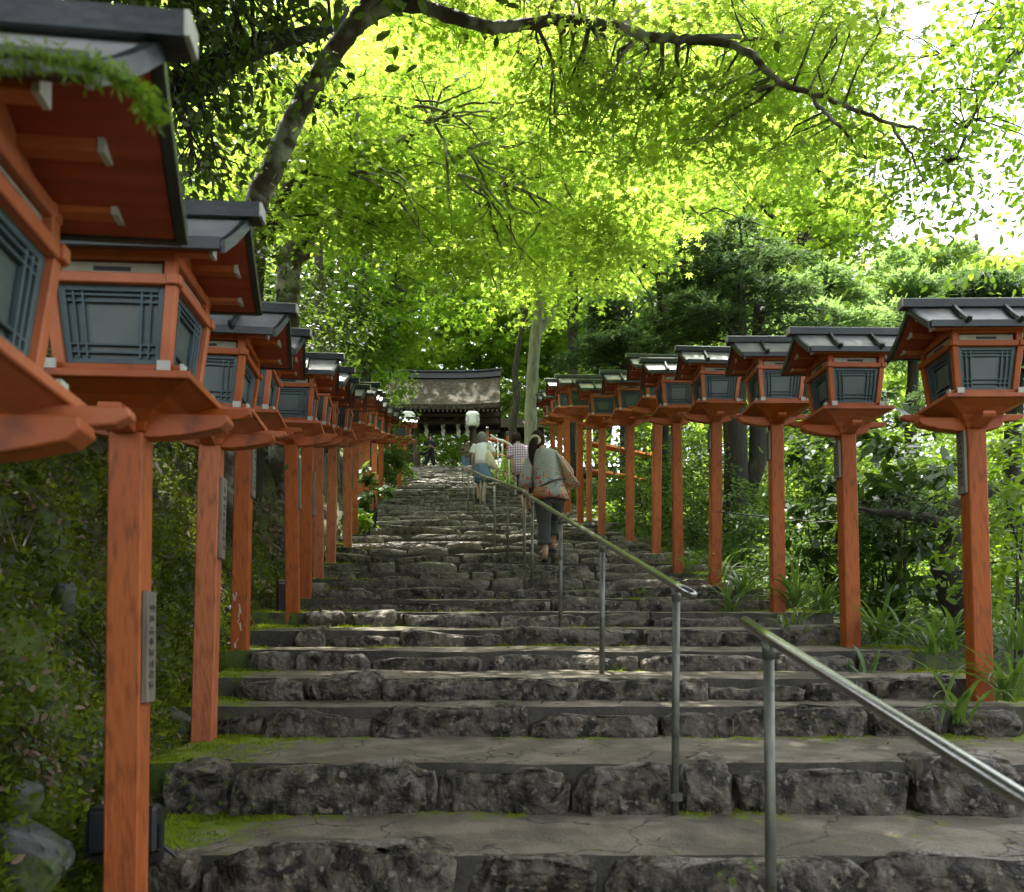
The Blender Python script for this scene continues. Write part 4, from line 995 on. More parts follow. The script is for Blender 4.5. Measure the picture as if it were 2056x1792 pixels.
# the man in black at the gate, looking at something in his hands
def front_person(label, x, Y, hgt, shirt, trousers, long_legs, rz, stance, bagged=False):
    o = Vector((gx_(x, Y), Y, float(stand(Y)))); k = hgt/1.68
    t = thing('person', label, 'person', o, rz)
    S_ = lambda d: {a: (tuple(c*k for c in v) if not a.startswith(('foot', 'thumb')) else v) for a, v in d.items()}
    j = S_(dict(pelvis=(0, 0, .88), chest=(0, .03, 1.28), neck=(0, .05, 1.44), shl=(-.17, .03, 1.385), shr=(.17, .03, 1.385), ell=(-.25, .02, 1.10), elr=(.25, .02, 1.10), wrl=(-.09, .22, 1.12), wrr=(.09, .22, 1.13),
         hil=(-.085, 0, .84), hir=(.085, 0, .84), knl=(-.085-stance*.5, .02, .48), knr=(.085+stance*.5, .02, .48), anl=(-.09-stance, 0, .085), anr=(.09+stance, 0, .085), footl=(-.3, 1, 0), footr=(.3, 1, 0), thumbl=(0, 0, 1), thumbr=(0, 0, 1)))
    hc = tuple(c*k for c in (0, .075, 1.565)); person_body(t, j, hc, 0., 1.04*k)
    b = MB(); torso(b, [(0, .05*k, 1.45*k, .07, .06, (0, 0)), (0, .04*k, 1.405*k, .165, .09, (0, 0)), (0, .03*k, 1.33*k, .205, .12, (0, 0)), (0, .02, 1.15*k, .19, .13, (0, 0)), (0, .01, .98*k, .185, .13, (0, 0)), (0, 0, .84*k, .195, .135, (0, 0))], 24, .02)
    for s in (-1, 1): limb(b, [(s*.16*k, .03, 1.39*k), (s*.205*k, .03, 1.27*k), (s*.235*k, .03, 1.17*k)], [.075, .083, .088], 12, .05)
    b.build('shirt', shirt, t, True)
    b = MB()
    for s in (-1, 1):
        an = (s*(.09+stance)*k, 0, (.06 if long_legs else .36)*k)
        limb(b, [(s*.085*k, 0, .88*k), (s*(.085+stance*.4)*k, .02, .55*k), an], [.12, .10, .095], 12, .07)
    b.build('trousers', trousers, t, True)
    cap_hair('hair', hc, M_hairb, t, (.092, .108, .122), .06, 0., 0, x).build('hair', M_hairb, t, True)
    for s in (-1, 1):
        c = (s*(.09+stance)*k, .05, .03); b = MB(); b.loft([ell((c[0], c[1], .0), .05, .13, 14, (0, 0), -s*.3), ell((c[0], c[1], .04), .046, .12, 14, (0, 0), -s*.3), ell((c[0], c[1]-.04, .08), .03, .06, 14)]); b.build('shoe', M_shoe, t, True)
    return t, o, k
M_check = mat('dark_check', (.09, .07, .05), (.16, .13, .10), 30, .85)
t, o, k = front_person('man in black T-shirt and dark knee shorts standing at the left of the gate', 862, 39.6, 1.66, M_black_c, M_black_c, False, math.pi+.25, .13)
bb = thing('shoulder_bag', 'black shoulder bag hanging at the side of the man in black at the gate', 'bag', o+Vector((-.30, -.05, .78)))
b = MB(); b.loft([ell((0, 0, z), rx, .07, 14) for z, rx in ((0, .13), (.1, .16), (.24, .15), (.28, .12))]); b.build('pouch', M_black_c, bb, True)
b = MB(); b.tube([(-.1, 0, .26), (.05, -.02, .5), (.18, .0, .62)], .015, 6); b.build('strap', M_black_c, bb, True)
t, o, k = front_person('person with a camera and dark checked shirt standing left of the right gate pillar', 934, 40.3, 1.56, M_check, M_denim, True, math.pi+.5, .02)
cb = thing('camera', 'black camera held in front of the chest by the person under the gate', 'camera', o+Vector((-.12, -.26, 1.04)), .5)
b = MB(); b.box((0, 0, .04), (.14, .06, .09)); b.build('camera_body', M_blk, cb, False, .01); b = MB(); b.tube([(0, -.03, .04), (0, -.12, .04)], .035, 12); b.build('lens', M_blk, cb, True)
t, o, k = front_person('person in pale top and straw hat standing behind the one with the camera', 945.5, 41.6, 1.5, M_wshirt, M_cream, True, math.pi-.6, .02)
b = MB(); b.loft([ell((0, .05, z), r_, r_, 20) for z, r_ in ((1.46, .20), (1.475, .20), (1.48, .11), (1.56, .10), (1.60, .06))]); tag(b.build('straw_hat', M_straww, None, True), 'round straw hat on the head behind the camera person at the gate', 'hat').location = o
# ------------------------------------------------------------------ trees and plants
M_bark = mat('dark_bark', (.035, .028, .02), (.018, .015, .012), 6, .85, .8, 30, stretch=(4, 4, .8), c3=(.05, .065, .02), s3=2.5)
M_lich = mat('lichen_bark', (.06, .05, .038), (.36, .37, .32), 3.2, .85, .7, 26, lo=.40, hi=.60, c3=(.09, .065, .045), s3=7, lo3=.5, hi3=.62)
M_pale = mat('pale_bark', (.30, .29, .25), (.20, .19, .165), 5, .85, .5, 26, stretch=(3, 3, .7), c3=(.12, .12, .09), s3=3)
L_maple = leafmat('maple_leaf', (.07, .14, .010), (.12, .21, .016), (.58, .80, .10), .70, patch=1.1)
L_maple2 = leafmat('maple_leaf_deep', (.05, .11, .012), (.09, .17, .018), (.36, .58, .045), .6)
L_far = leafmat('far_leaf', (.06, .12, .02), (.11, .19, .03), (.42, .62, .08), .6, patch=.7)
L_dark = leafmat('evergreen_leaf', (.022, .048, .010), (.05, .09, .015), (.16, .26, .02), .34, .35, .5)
L_conif = leafmat('dark_needles', (.026, .06, .026), (.06, .105, .042), (.13, .22, .06), .36, .6, .3)
L_conif2 = leafmat('soft_needles', (.06, .13, .045), (.11, .20, .07), (.30, .46, .12), .5, .6, .3)
L_shrub = leafmat('shrub_leaf', (.03, .07, .014), (.07, .13, .022), (.17, .30, .03), .4, .5, .3)
L_lime = leafmat('lime_leaf', (.07, .15, .012), (.13, .22, .02), (.38, .58, .03), .5, .4, .4)
L_broad = leafmat('broad_leaf', (.022, .055, .014), (.05, .095, .02), (.13, .24, .02), .32, .22, .6)
L_strap = leafmat('strap_leaf', (.045, .10, .02), (.09, .16, .03), (.20, .34, .04), .35, .3, .5)

def pads_leaves(pads, per_m2, size, spread=.5, droop=.35, clump=.5):
    """pads: (centre, rx, rz) flat discs of foliage -> centres, normals, sizes"""
    C = []; N = []; S = []
    for c, rx, rz in pads:
        n = int(per_m2*math.pi*rx*rx); 
        if n < 4: continue
        nb = max(3, n//16); a = RNG.random(nb)*2*math.pi; r = rx*np.sqrt(RNG.random(nb))
        bz = RNG.normal(size=nb)*rz*.45
        k = RNG.integers(0, nb, n)
        off = RNG.normal(size=(n, 3))*np.array([.16, .16, .045])*clump*2
        x = r[k]*np.cos(a[k])+off[:, 0]; y = r[k]*np.sin(a[k])+off[:, 1]; rr = np.hypot(x, y)/rx
        z = bz[k]+off[:, 2]-droop*rz*3*rr**2
        C.append(np.stack([x+c[0], y+c[1], z+c[2]], -1))
        nr = RNG.normal(size=(n, 3))*spread; nr[:, 2] += 1; nr[:, 0] += .35*x/rx; nr[:, 1] += .35*y/rx
        N.append(nr); S.append(size*RNG.uniform(.6, 1.25, n))
    return np.concatenate(C), np.concatenate(N), np.concatenate(S)
def twigs(b, paths, pads, r0=.012, sub=5, n=4):
    P0 = [Vector(p) for path in paths for p in path[0]]; rr = [r for path in paths for r in path[1]]
    for c, rx, rz in pads:
        c = Vector(c); i = min(range(len(P0)), key=lambda i: (P0[i]-c).length+max(0, P0[i].z-c.z)*.6)
        s = P0[i]; L_ = (c-s).length
        m1 = s.lerp(c, .35)+Vector((random.gauss(0, .06)*L_, random.gauss(0, .06)*L_, .07*L_)); m2 = s.lerp(c, .7)+Vector((random.gauss(0, .05)*L_, random.gauss(0, .05)*L_, .06*L_))
        a = min(rr[i]*.6, r0*(1+L_*.5)); b.tube([s, m1, m2, c], [a, a*.8, a*.6, a*.45], 6, .15, False)
        for k in range(sub):
            t = random.uniform(0, 6.283); e = c+Vector((math.cos(t)*rx*.8, math.sin(t)*rx*.8, -rz*.9)); st = m2.lerp(c, random.random())
            mid = st.lerp(e, .5)+Vector((random.gauss(0, .1)*rx, random.gauss(0, .1)*rx, .03))
            b.tube([st, mid, e], [a*.45, a*.33, a*.16], n, 0, False)
def fine_path(pts, k=6, wob=.02):
    """smooth (Catmull-Rom) path with a little wander"""
    Q = [Vector(p) for p in pts]; out = []
    for i in range(len(Q)-1):
        p0, p1, p2, p3 = Q[max(i-1, 0)], Q[i], Q[i+1], Q[min(i+2, len(Q)-1)]
        for j in range(k):
            t = j/k; out.append(.5*((2*p1)+(p2-p0)*t+(2*p0-5*p1+4*p2-p3)*t*t+(3*p1-p0-3*p2+p3)*t**3)+Vector((random.gauss(0, wob), random.gauss(0, wob), random.gauss(0, wob)))*.3)
    out.append(Q[-1]); return out
def path(pts, radii, k=6):
    f = fine_path(pts, k); n = len(f); r = np.interp(np.linspace(0, 1, n), np.linspace(0, 1, len(radii)), radii)
    return (f, list(r))
def px_of(p):
    p = Vector(p); t = p.y*math.cos(PITCH)+(p.z-CZ)*math.sin(PITCH); v = -p.y*math.sin(PITCH)+(p.z-CZ)*math.cos(PITCH)
    return CX+F*p.x/t, YC-F*v/t
def hides_gate(p, rx):
    # the walk up to the gate is kept clear of hanging sprays
    if p[1] > 38: return False
    x, y = px_of(p); m = rx*F/p[1]
    return 850-m*.5 < x < 1010+m*.7 and 735-m*.45 < y < 880
def tree(name, label, cat, paths, pads, m_leaf, T, per, size, bark=M_bark, spread=.5, droop=.35, group=None, r0=.012, sub=5, wob=.12, clump=.5, trunk_sides=12):
    pads = [q for q in pads if not hides_gate(q[0], q[1])]
    b0 = Vector(paths[0][0][0]); t = thing(name, label, cat, b0, 0, group)
    b = MB()
    for pts, rr in paths: b.tube([p-b0 for p in pts], rr, trunk_sides, wob)
    if sub >= 0: twigs(b, [([p-b0 for p in pts], rr) for pts, rr in paths], [(Vector(c)-b0, rx, rz) for c, rx, rz in pads], r0, sub)
    b.build('trunk', bark, t, True)
    if pads:
        C, N, S = pads_leaves([(np.array(Vector(c)-b0), rx, rz) for c, rx, rz in pads], per, size, spread, droop, clump)
        fastmesh('crown', leafverts(C, N, S, T), len(T), m_leaf, t)
    return t
def padbox(x0, x1, y0, y1, Y0, Y1, n, r0, r1, rz=.16, rnd=random, test=None):
    out = []
    tries = 0
    while len(out) < n and tries < n*30:
        tries += 1
        x, y, Y = rnd.uniform(x0, x1), rnd.uniform(y0, y1), rnd.uniform(Y0, Y1)
        if test and not test(x, y): continue
        out.append((P(x, y, Y), rnd.uniform(r0, r1), rz*rnd.uniform(.7, 1.4)))
    return out
rt = random.Random(5)
def gnd(x, Y): X = gx_(x, Y); return Vector((X, Y, float(G(X, Y))-.15))
def to_sky(x, y):   # keeps leaf pads out of the bright gap at the upper right
    return not (x > 1740 and y < 520-(x-1740)*.0 and y > (x-1740)*.2-40)

# 1 the leaning maple whose limb crosses the top of the picture
p1 = path([gnd(470, 8.)]+[P(*q) for q in [(478, 520, 8.), (512, 415, 8.), (552, 330, 8.), (592, 235, 8.), (645, 140, 7.9), (705, 62, 7.8), (745, 0, 7.7), (790, -90, 7.6), (900, -260, 7.5)]], [.14, .12, .108, .10, .095, .09, .085, .075, .06, .04])
p2 = path([P(*q) for q in [(712, 52, 7.8), (780, 12, 7.7), (850, 14, 7.6), (930, 42, 7.5), (1000, 56, 7.5), (1050, 50, 7.5), (1130, 40, 7.5), (1234, 56, 7.5), (1300, 74, 7.5), (1362, 80, 7.5), (1440, 84, 7.5), (1505, 107, 7.4), (1535, 140, 7.4), (1572, 169, 7.4), (1623, 184, 7.4), (1730, 225, 7.3), (1792, 251, 7.3), (1869, 262, 7.2)]], [.07, .062, .055, .05, .046, .042, .036, .032, .028, .022, .016, .009])
p3 = path([P(*q) for q in [(1362, 80, 7.5), (1460, 74, 7.6), (1562, 78, 7.8)]], [.03, .022, .010])
p4 = path([P(*q) for q in [(1623, 184, 7.4), (1650, 220, 7.5), (1690, 262, 7.6), (1740, 320, 7.8)]], [.022, .016, .008])
p5 = path([P(*q) for q in [(1792, 251, 7.3), (1815, 290, 7.3), (1840, 330, 7.3), (1862, 372, 7.3)]], [.014, .01, .005])
pd = padbox(1040, 1760, -30, 150, 7.7, 9.6, 62, .28, .5, .10, rt)+padbox(1080, 1240, -30, 10, 6.6, 7.2, 3, .15, .25, .08, rt)+padbox(1560, 1760, -30, 60, 6.6, 7.4, 6, .2, .3, .08, rt)+padbox(1380, 1720, 150, 330, 7.5, 9, 26, .25, .45, .09, rt)+padbox(1080, 1420, 130, 330, 7.5, 10, 26, .25, .5, .1, rt)+padbox(760, 1080, -60, 60, 8.2, 10, 18, .3, .5, .10, rt)
tree('maple_tree', 'leaning maple with lichen-patched trunk, its long dark limb crossing the top of the view', 'tree', [p1, p2, p3, p4, p5], pd, L_maple, MAPLE, 330, .058, M_lich, .5, .3, None, .012, 4)
# 2 dark evergreen on the near left
q1 = path([gnd(60, 7.2), P(90, 420, 7.0), P(120, 250, 6.9), P(170, 60, 6.8), P(230, -200, 6.7)], [.20, .18, .16, .13, .08])
q2 = path([P(130, 240, 6.9)]+[P(*q) for q in [(280, 200, 6.7), (361, 175, 6.6), (442, 133, 6.6), (522, 92, 6.6), (600, 72, 6.7), (664, 58, 6.9)]], [.13, .12, .115, .10, .08, .06, .03])
pd = padbox(-60, 600, -90, 40, 5.6, 7.6, 50, .2, .36, .14, rt)+padbox(375, 470, 60, 330, 5.8, 7.6, 26, .14, .26, .12, rt)+padbox(470, 640, 60, 140, 8.3, 9.3, 10, .14, .26, .1, rt)+padbox(360, 430, 300, 450, 6.2, 7.4, 7, .14, .22, .10, rt)
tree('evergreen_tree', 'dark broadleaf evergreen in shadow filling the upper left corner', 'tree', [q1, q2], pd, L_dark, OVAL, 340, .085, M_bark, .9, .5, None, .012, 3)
# 3, 4 further maples on the left bank
m3 = path([gnd(500, 9.6)]+[P(*q) for q in [(512, 515, 9.6), (540, 455, 9.6), (566, 415, 9.6), (598, 352, 9.7), (615, 290, 9.8), (640, 180, 9.9), (690, 20, 10), (740, -150, 10)]], [.13, .11, .10, .09, .085, .07, .06, .05, .03])
m3b = path([P(598, 352, 9.7), P(560, 300, 10.2), P(505, 250, 10.8), P(450, 160, 11.4)], [.06, .05, .035, .015])
pd = padbox(440, 760, 120, 470, 8.8, 12.5, 60, .3, .55, .1, rt)+padbox(390, 560, 200, 390, 9.5, 13, 26, .3, .5, .1, rt)
tree('maple_tree', 'slim dark maple rising behind the nearest lanterns just right of the leaning trunk', 'tree', [m3, m3b], pd, L_maple, MAPLE, 420, .06, M_bark, .5, .3, None, .01, 4)
m4 = path([gnd(560, 11.)]+[P(*q) for q in [(580, 556, 11), (601, 505, 11), (621, 462, 11), (640, 418, 11), (668, 380, 11), (698, 348, 11), (738, 306, 11), (770, 290, 10.9), (806, 282, 10.8), (840, 262, 10.6), (868, 236, 10.4)]], [.17, .15, .135, .12, .11, .10, .09, .08, .065, .05, .03])
m4b = path([P(738, 306, 11), P(752, 220, 11.1), P(764, 130, 11.2), P(781, 48, 11.3), P(800, -90, 11.5)], [.085, .075, .065, .05, .03])
m4c = path([P(868, 236, 10.4), P(930, 248, 10.3), P(985, 238, 10.2)], [.035, .025, .012])
m4d = path([P(850, 258, 10.5), P(905, 300, 10.4), P(960, 338, 10.3), P(1020, 376, 10.1), P(1100, 392, 9.9)], [.04, .03, .024, .016, .008])
m4e = path([P(895, 292, 10.4), P(920, 350, 10.3), P(950, 420, 10.2), P(1000, 470, 10), P(1040, 500, 9.9)], [.025, .02, .016, .011, .006])
m4f = path([P(960, 400, 10.2), P(972, 470, 10.2), P(985, 540, 10.1), P(1002, 600, 10)], [.014, .01, .008, .004])
extra = []
for (x0, y0, n_) in [(770, 200, 3), (870, 240, 4), (940, 300, 4), (1010, 370, 4), (700, 345, 3), (920, 350, 3)]:
    for k in range(n_):
        x, y, a = x0, y0, rt.uniform(-.5, 1.1); q = [P(x, y, 9.4)]
        for i in range(rt.randint(4, 7)):
            x += math.cos(a)*rt.uniform(30, 62); y += math.sin(a)*rt.uniform(30, 62); a += rt.gauss(0, .35); q.append(P(x, y, 9.4+rt.uniform(-.1, .1)))
        r_ = rt.uniform(.008, .02); extra.append(path(q, [r_, r_*.7, r_*.2], 4))
pd = padbox(640, 1080, 40, 330, 9.8, 13.5, 62, .32, .6, .11, rt)+padbox(820, 1360, 290, 520, 9., 12.5, 52, .3, .6, .10, rt)+padbox(640, 820, 300, 460, 10, 13, 16, .3, .5, .1, rt)
tree('maple_tree', 'lichen-spotted maple with forked crown spreading bright sprays over the middle of the stairs', 'tree', [m4, m4b, m4c, m4d, m4e, m4f]+extra, pd, L_maple, MAPLE, 440, .06, M_lich, .5, .35, None, .011, 4)
# 5 bright maple crowns further up
def far_maple(label, xb, Y, ytop, boxes, leafm=L_maple, size=.12, per=90, T=MAPLE5, bark=M_bark, rb=.12, lean=0, more=()):
    ps = [path([gnd(xb, Y), P(xb+lean*.4, (900+ytop*2)/3, Y), P(xb+lean, ytop, Y)], [rb, rb*.75, rb*.35], 5)]
    c = P(xb+lean*.5, (900+ytop)/2, Y)
    for k in range(5):
        bx = boxes[k % len(boxes)]; e = P(rt.uniform(bx[0], bx[1]), rt.uniform(bx[2], bx[3]), Y+rt.uniform(-2, 2))
        ps.append(path([ps[0][0][rt.randint(4, 9)], Vector(c).lerp(e, .6)+Vector((0, 0, .3)), e], [rb*.45, rb*.3, rb*.1], 5))
    ps += list(more)
    pd = [p for bx in boxes for p in padbox(*bx[:4], Y-bx[6], Y+bx[6], bx[4], bx[5][0], bx[5][1], .14, rt, to_sky)]
    return tree('maple_tree', label, 'tree', ps, pd, leafm, T, per, size, bark, .5, .35, None, .016, 3)
xt = []
for k in range(20):
    x, y, a = rt.uniform(1080, 1380), rt.uniform(130, 480), rt.uniform(-.2, .9); q = [P(x, y, 11.9)]
    for i in range(rt.randint(4, 7)):
        x += math.cos(a)*rt.uniform(25, 60); y += math.sin(a)*rt.uniform(25, 60); a += rt.gauss(0, .35); q.append(P(x, y, 11.9+rt.uniform(-.1, .1)))
    r_ = rt.uniform(.010, .022); xt.append(path(q, [r_, r_*.7, r_*.2], 4))
far_maple('bright maple whose low drooping tiers hang over the right half of the middle stairs', 1330, 14.5, 380, [(1040, 1420, 180, 430, 46, (.45, .8), 2.2), (1050, 1390, 400, 585, 20, (.35, .6), 2.)], size=.078, per=240, more=xt)
far_maple('yellow-green maple behind the thatched gate roof, left of the pale trunk', 960, 49., 480, [(760, 1120, 430, 740, 60, (1.2, 2.2), 4), (1000, 1140, 600, 840, 20, (1., 1.6), 3)], size=.26, per=22, rb=.2)
far_maple('shady maple with fine low tiers between the left lanterns and the gate roof', 735, 19., 480, [(640, 960, 440, 630, 40, (.5, .9), 2.5), (690, 830, 620, 730, 20, (.4, .6), 2.)], L_maple2, .12, 90)
far_maple('tall maple up the slope behind the left lanterns, high crown', 660, 21., 120, [(560, 900, 40, 400, 44, (.8, 1.3), 3.5), (420, 660, 250, 520, 22, (.7, 1.1), 3)], size=.125, per=98, rb=.16)
far_maple('broad maple high over the stairs, crown centred above the gate', 1150, 23., 120, [(860, 1350, 60, 340, 46, (.9, 1.5), 3.5), (960, 1300, 300, 520, 24, (.8, 1.2), 3)], size=.13, per=100, rb=.16)
far_maple('yellowish maple standing behind the dark conifers on the right', 1620, 22., 280, [(1380, 1760, 250, 470, 46, (.7, 1.2), 3), (1330, 1560, 420, 560, 18, (.6, 1.), 2.5)], size=.125, per=98, rb=.16)
far_maple('pale green maple against the sky at the right edge', 1960, 24., 470, [(1740, 2090, 470, 600, 36, (.6, 1.1), 3), (1640, 1800, 400, 500, 14, (.6, 1.), 2)], L_far, .13, 100)
far_maple('tall maple left of the upper flight, crown roofing over the stairs below the gate', 700, 27., 380, [(800, 1080, 420, 520, 26, (.8, 1.3), 7), (760, 1080, 150, 330, 0, (.5, .9), 2), (740, 1040, 470, 610, 0, (1., 1.6), 2)], size=.11, per=110, rb=.2)
far_maple('slender maple behind the gate pillar on the left, crown over the thatch', 790, 46., 430, [(730, 1040, 470, 610, 30, (1., 1.6), 2.5)], size=.17, per=46, rb=.2)
far_maple('young maple crowded among the middle crowns over the stairs', 640, 15.5, 140, [(760, 1090, 130, 330, 20, (.5, .8), 2.)], size=.08, per=200, rb=.1)
# pale straight trunk and thin curved trunk beside the gate
pt = path([gnd(1067, 27.)]+[P(*q) for q in [(1066, 880, 27), (1068, 780, 27), (1074, 690, 27), (1083, 610, 27), (1086, 520, 27), (1100, 400, 27)]], [.22, .195, .185, .175, .165, .13, .09])
pt2 = path([P(1076, 680, 27), P(1100, 640, 27.2), P(1125, 600, 27.5), P(1150, 540, 27.5)], [.10, .09, .07, .03])
tree('pale_trunked_tree', 'tall tree with straight pale grey trunk right of the gate', 'tree', [pt, pt2], padbox(1000, 1240, 400, 600, 25, 29, 22, .7, 1.2, .2, rt), L_maple, MAPLE5, 100, .12, M_pale, .5, .35, None, .02, 3)
ct = path([gnd(1028, 33.)]+[P(*q) for q in [(1030, 860, 33), (1038, 800, 33), (1034, 750, 33), (1040, 700, 33), (1052, 640, 33)]], [.16, .15, .14, .12, .10, .06])
tree('curved_trunk_tree', 'thin dark tree with a curved trunk between gate roof and pale trunk', 'tree', [ct], padbox(1030, 1130, 540, 660, 31, 36, 14, .6, 1.0, .2, rt), L_maple, MAPLE5, 90, .12, M_bark, .5, .35, None, .02, 3)
# hanging foliage of a tree by the right edge, dark against the sky
hr = path([Vector((7.2, 8.2, float(G(7.2, 8.2))-.3)), P(2420, 700, 8.2), P(2330, 200, 8), P(2230, -60, 7.9), P(2080, -160, 7.8)], [.16, .14, .12, .09, .04])
hr2 = path([P(2250, -20, 7.9), P(2130, 40, 7.8), P(2030, 120, 7.7), P(1960, 220, 7.6), P(1920, 320, 7.6)], [.05, .035, .025, .016, .008])
hr3 = path([P(2200, 0, 7.9), P(2060, 20, 7.6), P(1960, 60, 7.4), P(1890, 110, 7.4)], [.04, .028, .018, .008])
pd = padbox(1900, 2090, -20, 140, 7, 8.4, 18, .2, .36, .14, rt)+padbox(1860, 2020, 130, 280, 7, 8.2, 17, .17, .32, .14, rt)+padbox(1780, 1960, 270, 400, 7, 8.2, 12, .13, .25, .1, rt)+padbox(2000, 2090, 260, 330, 7, 8, 3, .15, .25, .1, rt)+padbox(1700, 1800, 0, 260, 7, 8.4, 8, .16, .3, .12, rt)+padbox(1680, 1860, 300, 430, 7, 8.2, 12, .12, .24, .1, rt)
tree('cherry_tree', 'tree at the right edge whose leafy sprays hang against the white sky', 'tree', [hr, hr2, hr3], pd, L_maple2, OVAL, 330, .085, M_bark, .9, .6, None, .008, 3)

# conifers on the right
def conifer(label, x, Y, ybot, ytop, rmax, mleaf, n_tier, per, dens=1., rb=.12, twin=0):
    b0 = gnd(x, Y); t = thing('conifer', label, 'conifer', b0)
    flat = mleaf is L_conif; top = P(x+10, ytop, Y)-b0; bot = P(x, ybot, Y)-b0
    b = MB(); f, r = path([Vector((0, 0, 0)), Vector((0, 0, bot.z*.6)), bot, bot.lerp(top, .5), top], [rb, rb*.85, rb*.8, rb*.45, .015], 5); b.tube(f, r, 10, .12)
    if twin: b.tube([Vector((.10, .05, .9)), Vector((twin, .1, 1.5)), Vector((twin+.05, .15, bot.z)), Vector((twin+.1, .2, bot.z+1.6))], [rb*.9, rb*.7, rb*.6, .03], 10, .12)
    C = []; D = []; S = []
    for k in range(n_tier):
        u = (k+rt.random()*.6)/n_tier; c = bot.lerp(top, u); rr = rmax*(1-(.45 if flat else .72)*u)*rt.uniform(.7, 1.15)
        for q in range(rt.randint(4, 6)):
            a = rt.uniform(0, 6.283); e = c+Vector((math.cos(a)*rr, math.sin(a)*rr, rr*(rt.uniform(-.08, .12) if flat else rt.uniform(-.22, .12)))); mid = c.lerp(e, .5)+Vector((0, 0, .10*rr))
            b.tube([c, mid, e], [.022, .014, .005], 5, 0, False)
            # flat fans of needles along the branch
            n = int(per*rr); tt = RNG.uniform(.18, 1.02, n); p0 = np.array(c)[None]*((1-tt)**2)[:, None]+2*np.array(mid)[None]*(tt*(1-tt))[:, None]+np.array(e)[None]*(tt**2)[:, None]
            side = np.array([-math.sin(a), math.cos(a), 0]); wv = (RNG.random(n)*2-1)*.42*rr*(1.05-tt*.75)
            p0 = p0+side*wv[:, None]+RNG.normal(size=(n, 3))*np.array([.04, .04, .028 if flat else .045]); p0[:, 2] -= (.10 if flat else .25)*np.abs(wv)
            d = np.array([math.cos(a), math.sin(a), -.15])+side*np.sign(wv)[:, None]*.7+RNG.normal(size=(n, 3))*.3
            C.append(p0); D.append(d); S.append(RNG.uniform(.10, .20, n)*(rmax/1.6)**.4)
    b.build('trunk', M_bark, t, True)
    C, D, S = map(np.concatenate, (C, D, S)); nr = RNG.normal(size=C.shape)*.45+np.array([0, 0, 1])
    fastmesh('crown', leafverts(C, nr, S, NEED4, D), len(NEED4), mleaf, t)
    return t
# a sprig: four slim needles either side
NEED4 = np.array([(0, 0, 0), (.3, -.16, .02), (.32, -.03, 0), (.62, -.18, 0), (.62, -.025, 0), (1, -.03, -.03), (1, .03, -.03), (.62, .025, 0), (.62, .18, 0), (.32, .03, 0), (.3, .16, .02)])
conifer('dark hemlock with twin trunk, crown in flat black-green tiers behind the right lanterns', 1480, 12.8, 690, 480, 1.55, L_conif, 6, 300, rb=.19, twin=.34)
conifer('small dark conifer low behind the far right lanterns', 1255, 19.5, 745, 615, 1.7, L_conif, 6, 230)
conifer('grey-green conifer with bare dark stem right of the twin-trunked hemlock', 1650, 14.5, 690, 540, 1.25, L_conif2, 7, 240)
conifer('soft bright green conifer behind the largest right lantern', 1835, 16., 700, 500, 2.1, L_conif2, 9, 260)
conifer('feathery pale conifer between the hemlock and the third lantern on the right', 1560, 18., 740, 560, 1.9, L_conif2, 7, 230)
conifer('deep green conifer at the right edge behind the largest lantern roof', 2040, 11., 760, 560, 1.5, L_conif, 7, 230)
conifer('soft green conifer left of the hemlock above the far lantern roofs', 1330, 24., 760, 600, 2.2, L_conif2, 7, 200)

# twisted pine trunk by the first post on the right
tw = path([gnd(1935, 7.4)+Vector((0, 0, -.1))]+[P(*q, 7.4) for q in [(1912, 1180), (1890, 1130), (1915, 1085), (1895, 1050), (1930, 1010), (1990, 985), (2060, 960)]], [.12, .11, .085, .075, .08, .07, .06, .04])
tw2 = path([P(1905, 1062, 7.4), P(1850, 1040, 7.3), P(1780, 1030, 7.2), P(1700, 1020, 7.2)], [.07, .05, .035, .012])
tree('twisted_tree', 'black twisted trunk with a low dark bough left of the first post on the right', 'tree', [tw, tw2], padbox(1690, 1910, 985, 1050, 6.9, 7.8, 16, .16, .30, .06, rt)+padbox(1960, 2080, 1120, 1220, 7., 7.8, 10, .18, .3, .06, rt), L_conif, LANCE, 420, .055, M_bark, .8, .3, None, .008, 3, .45)

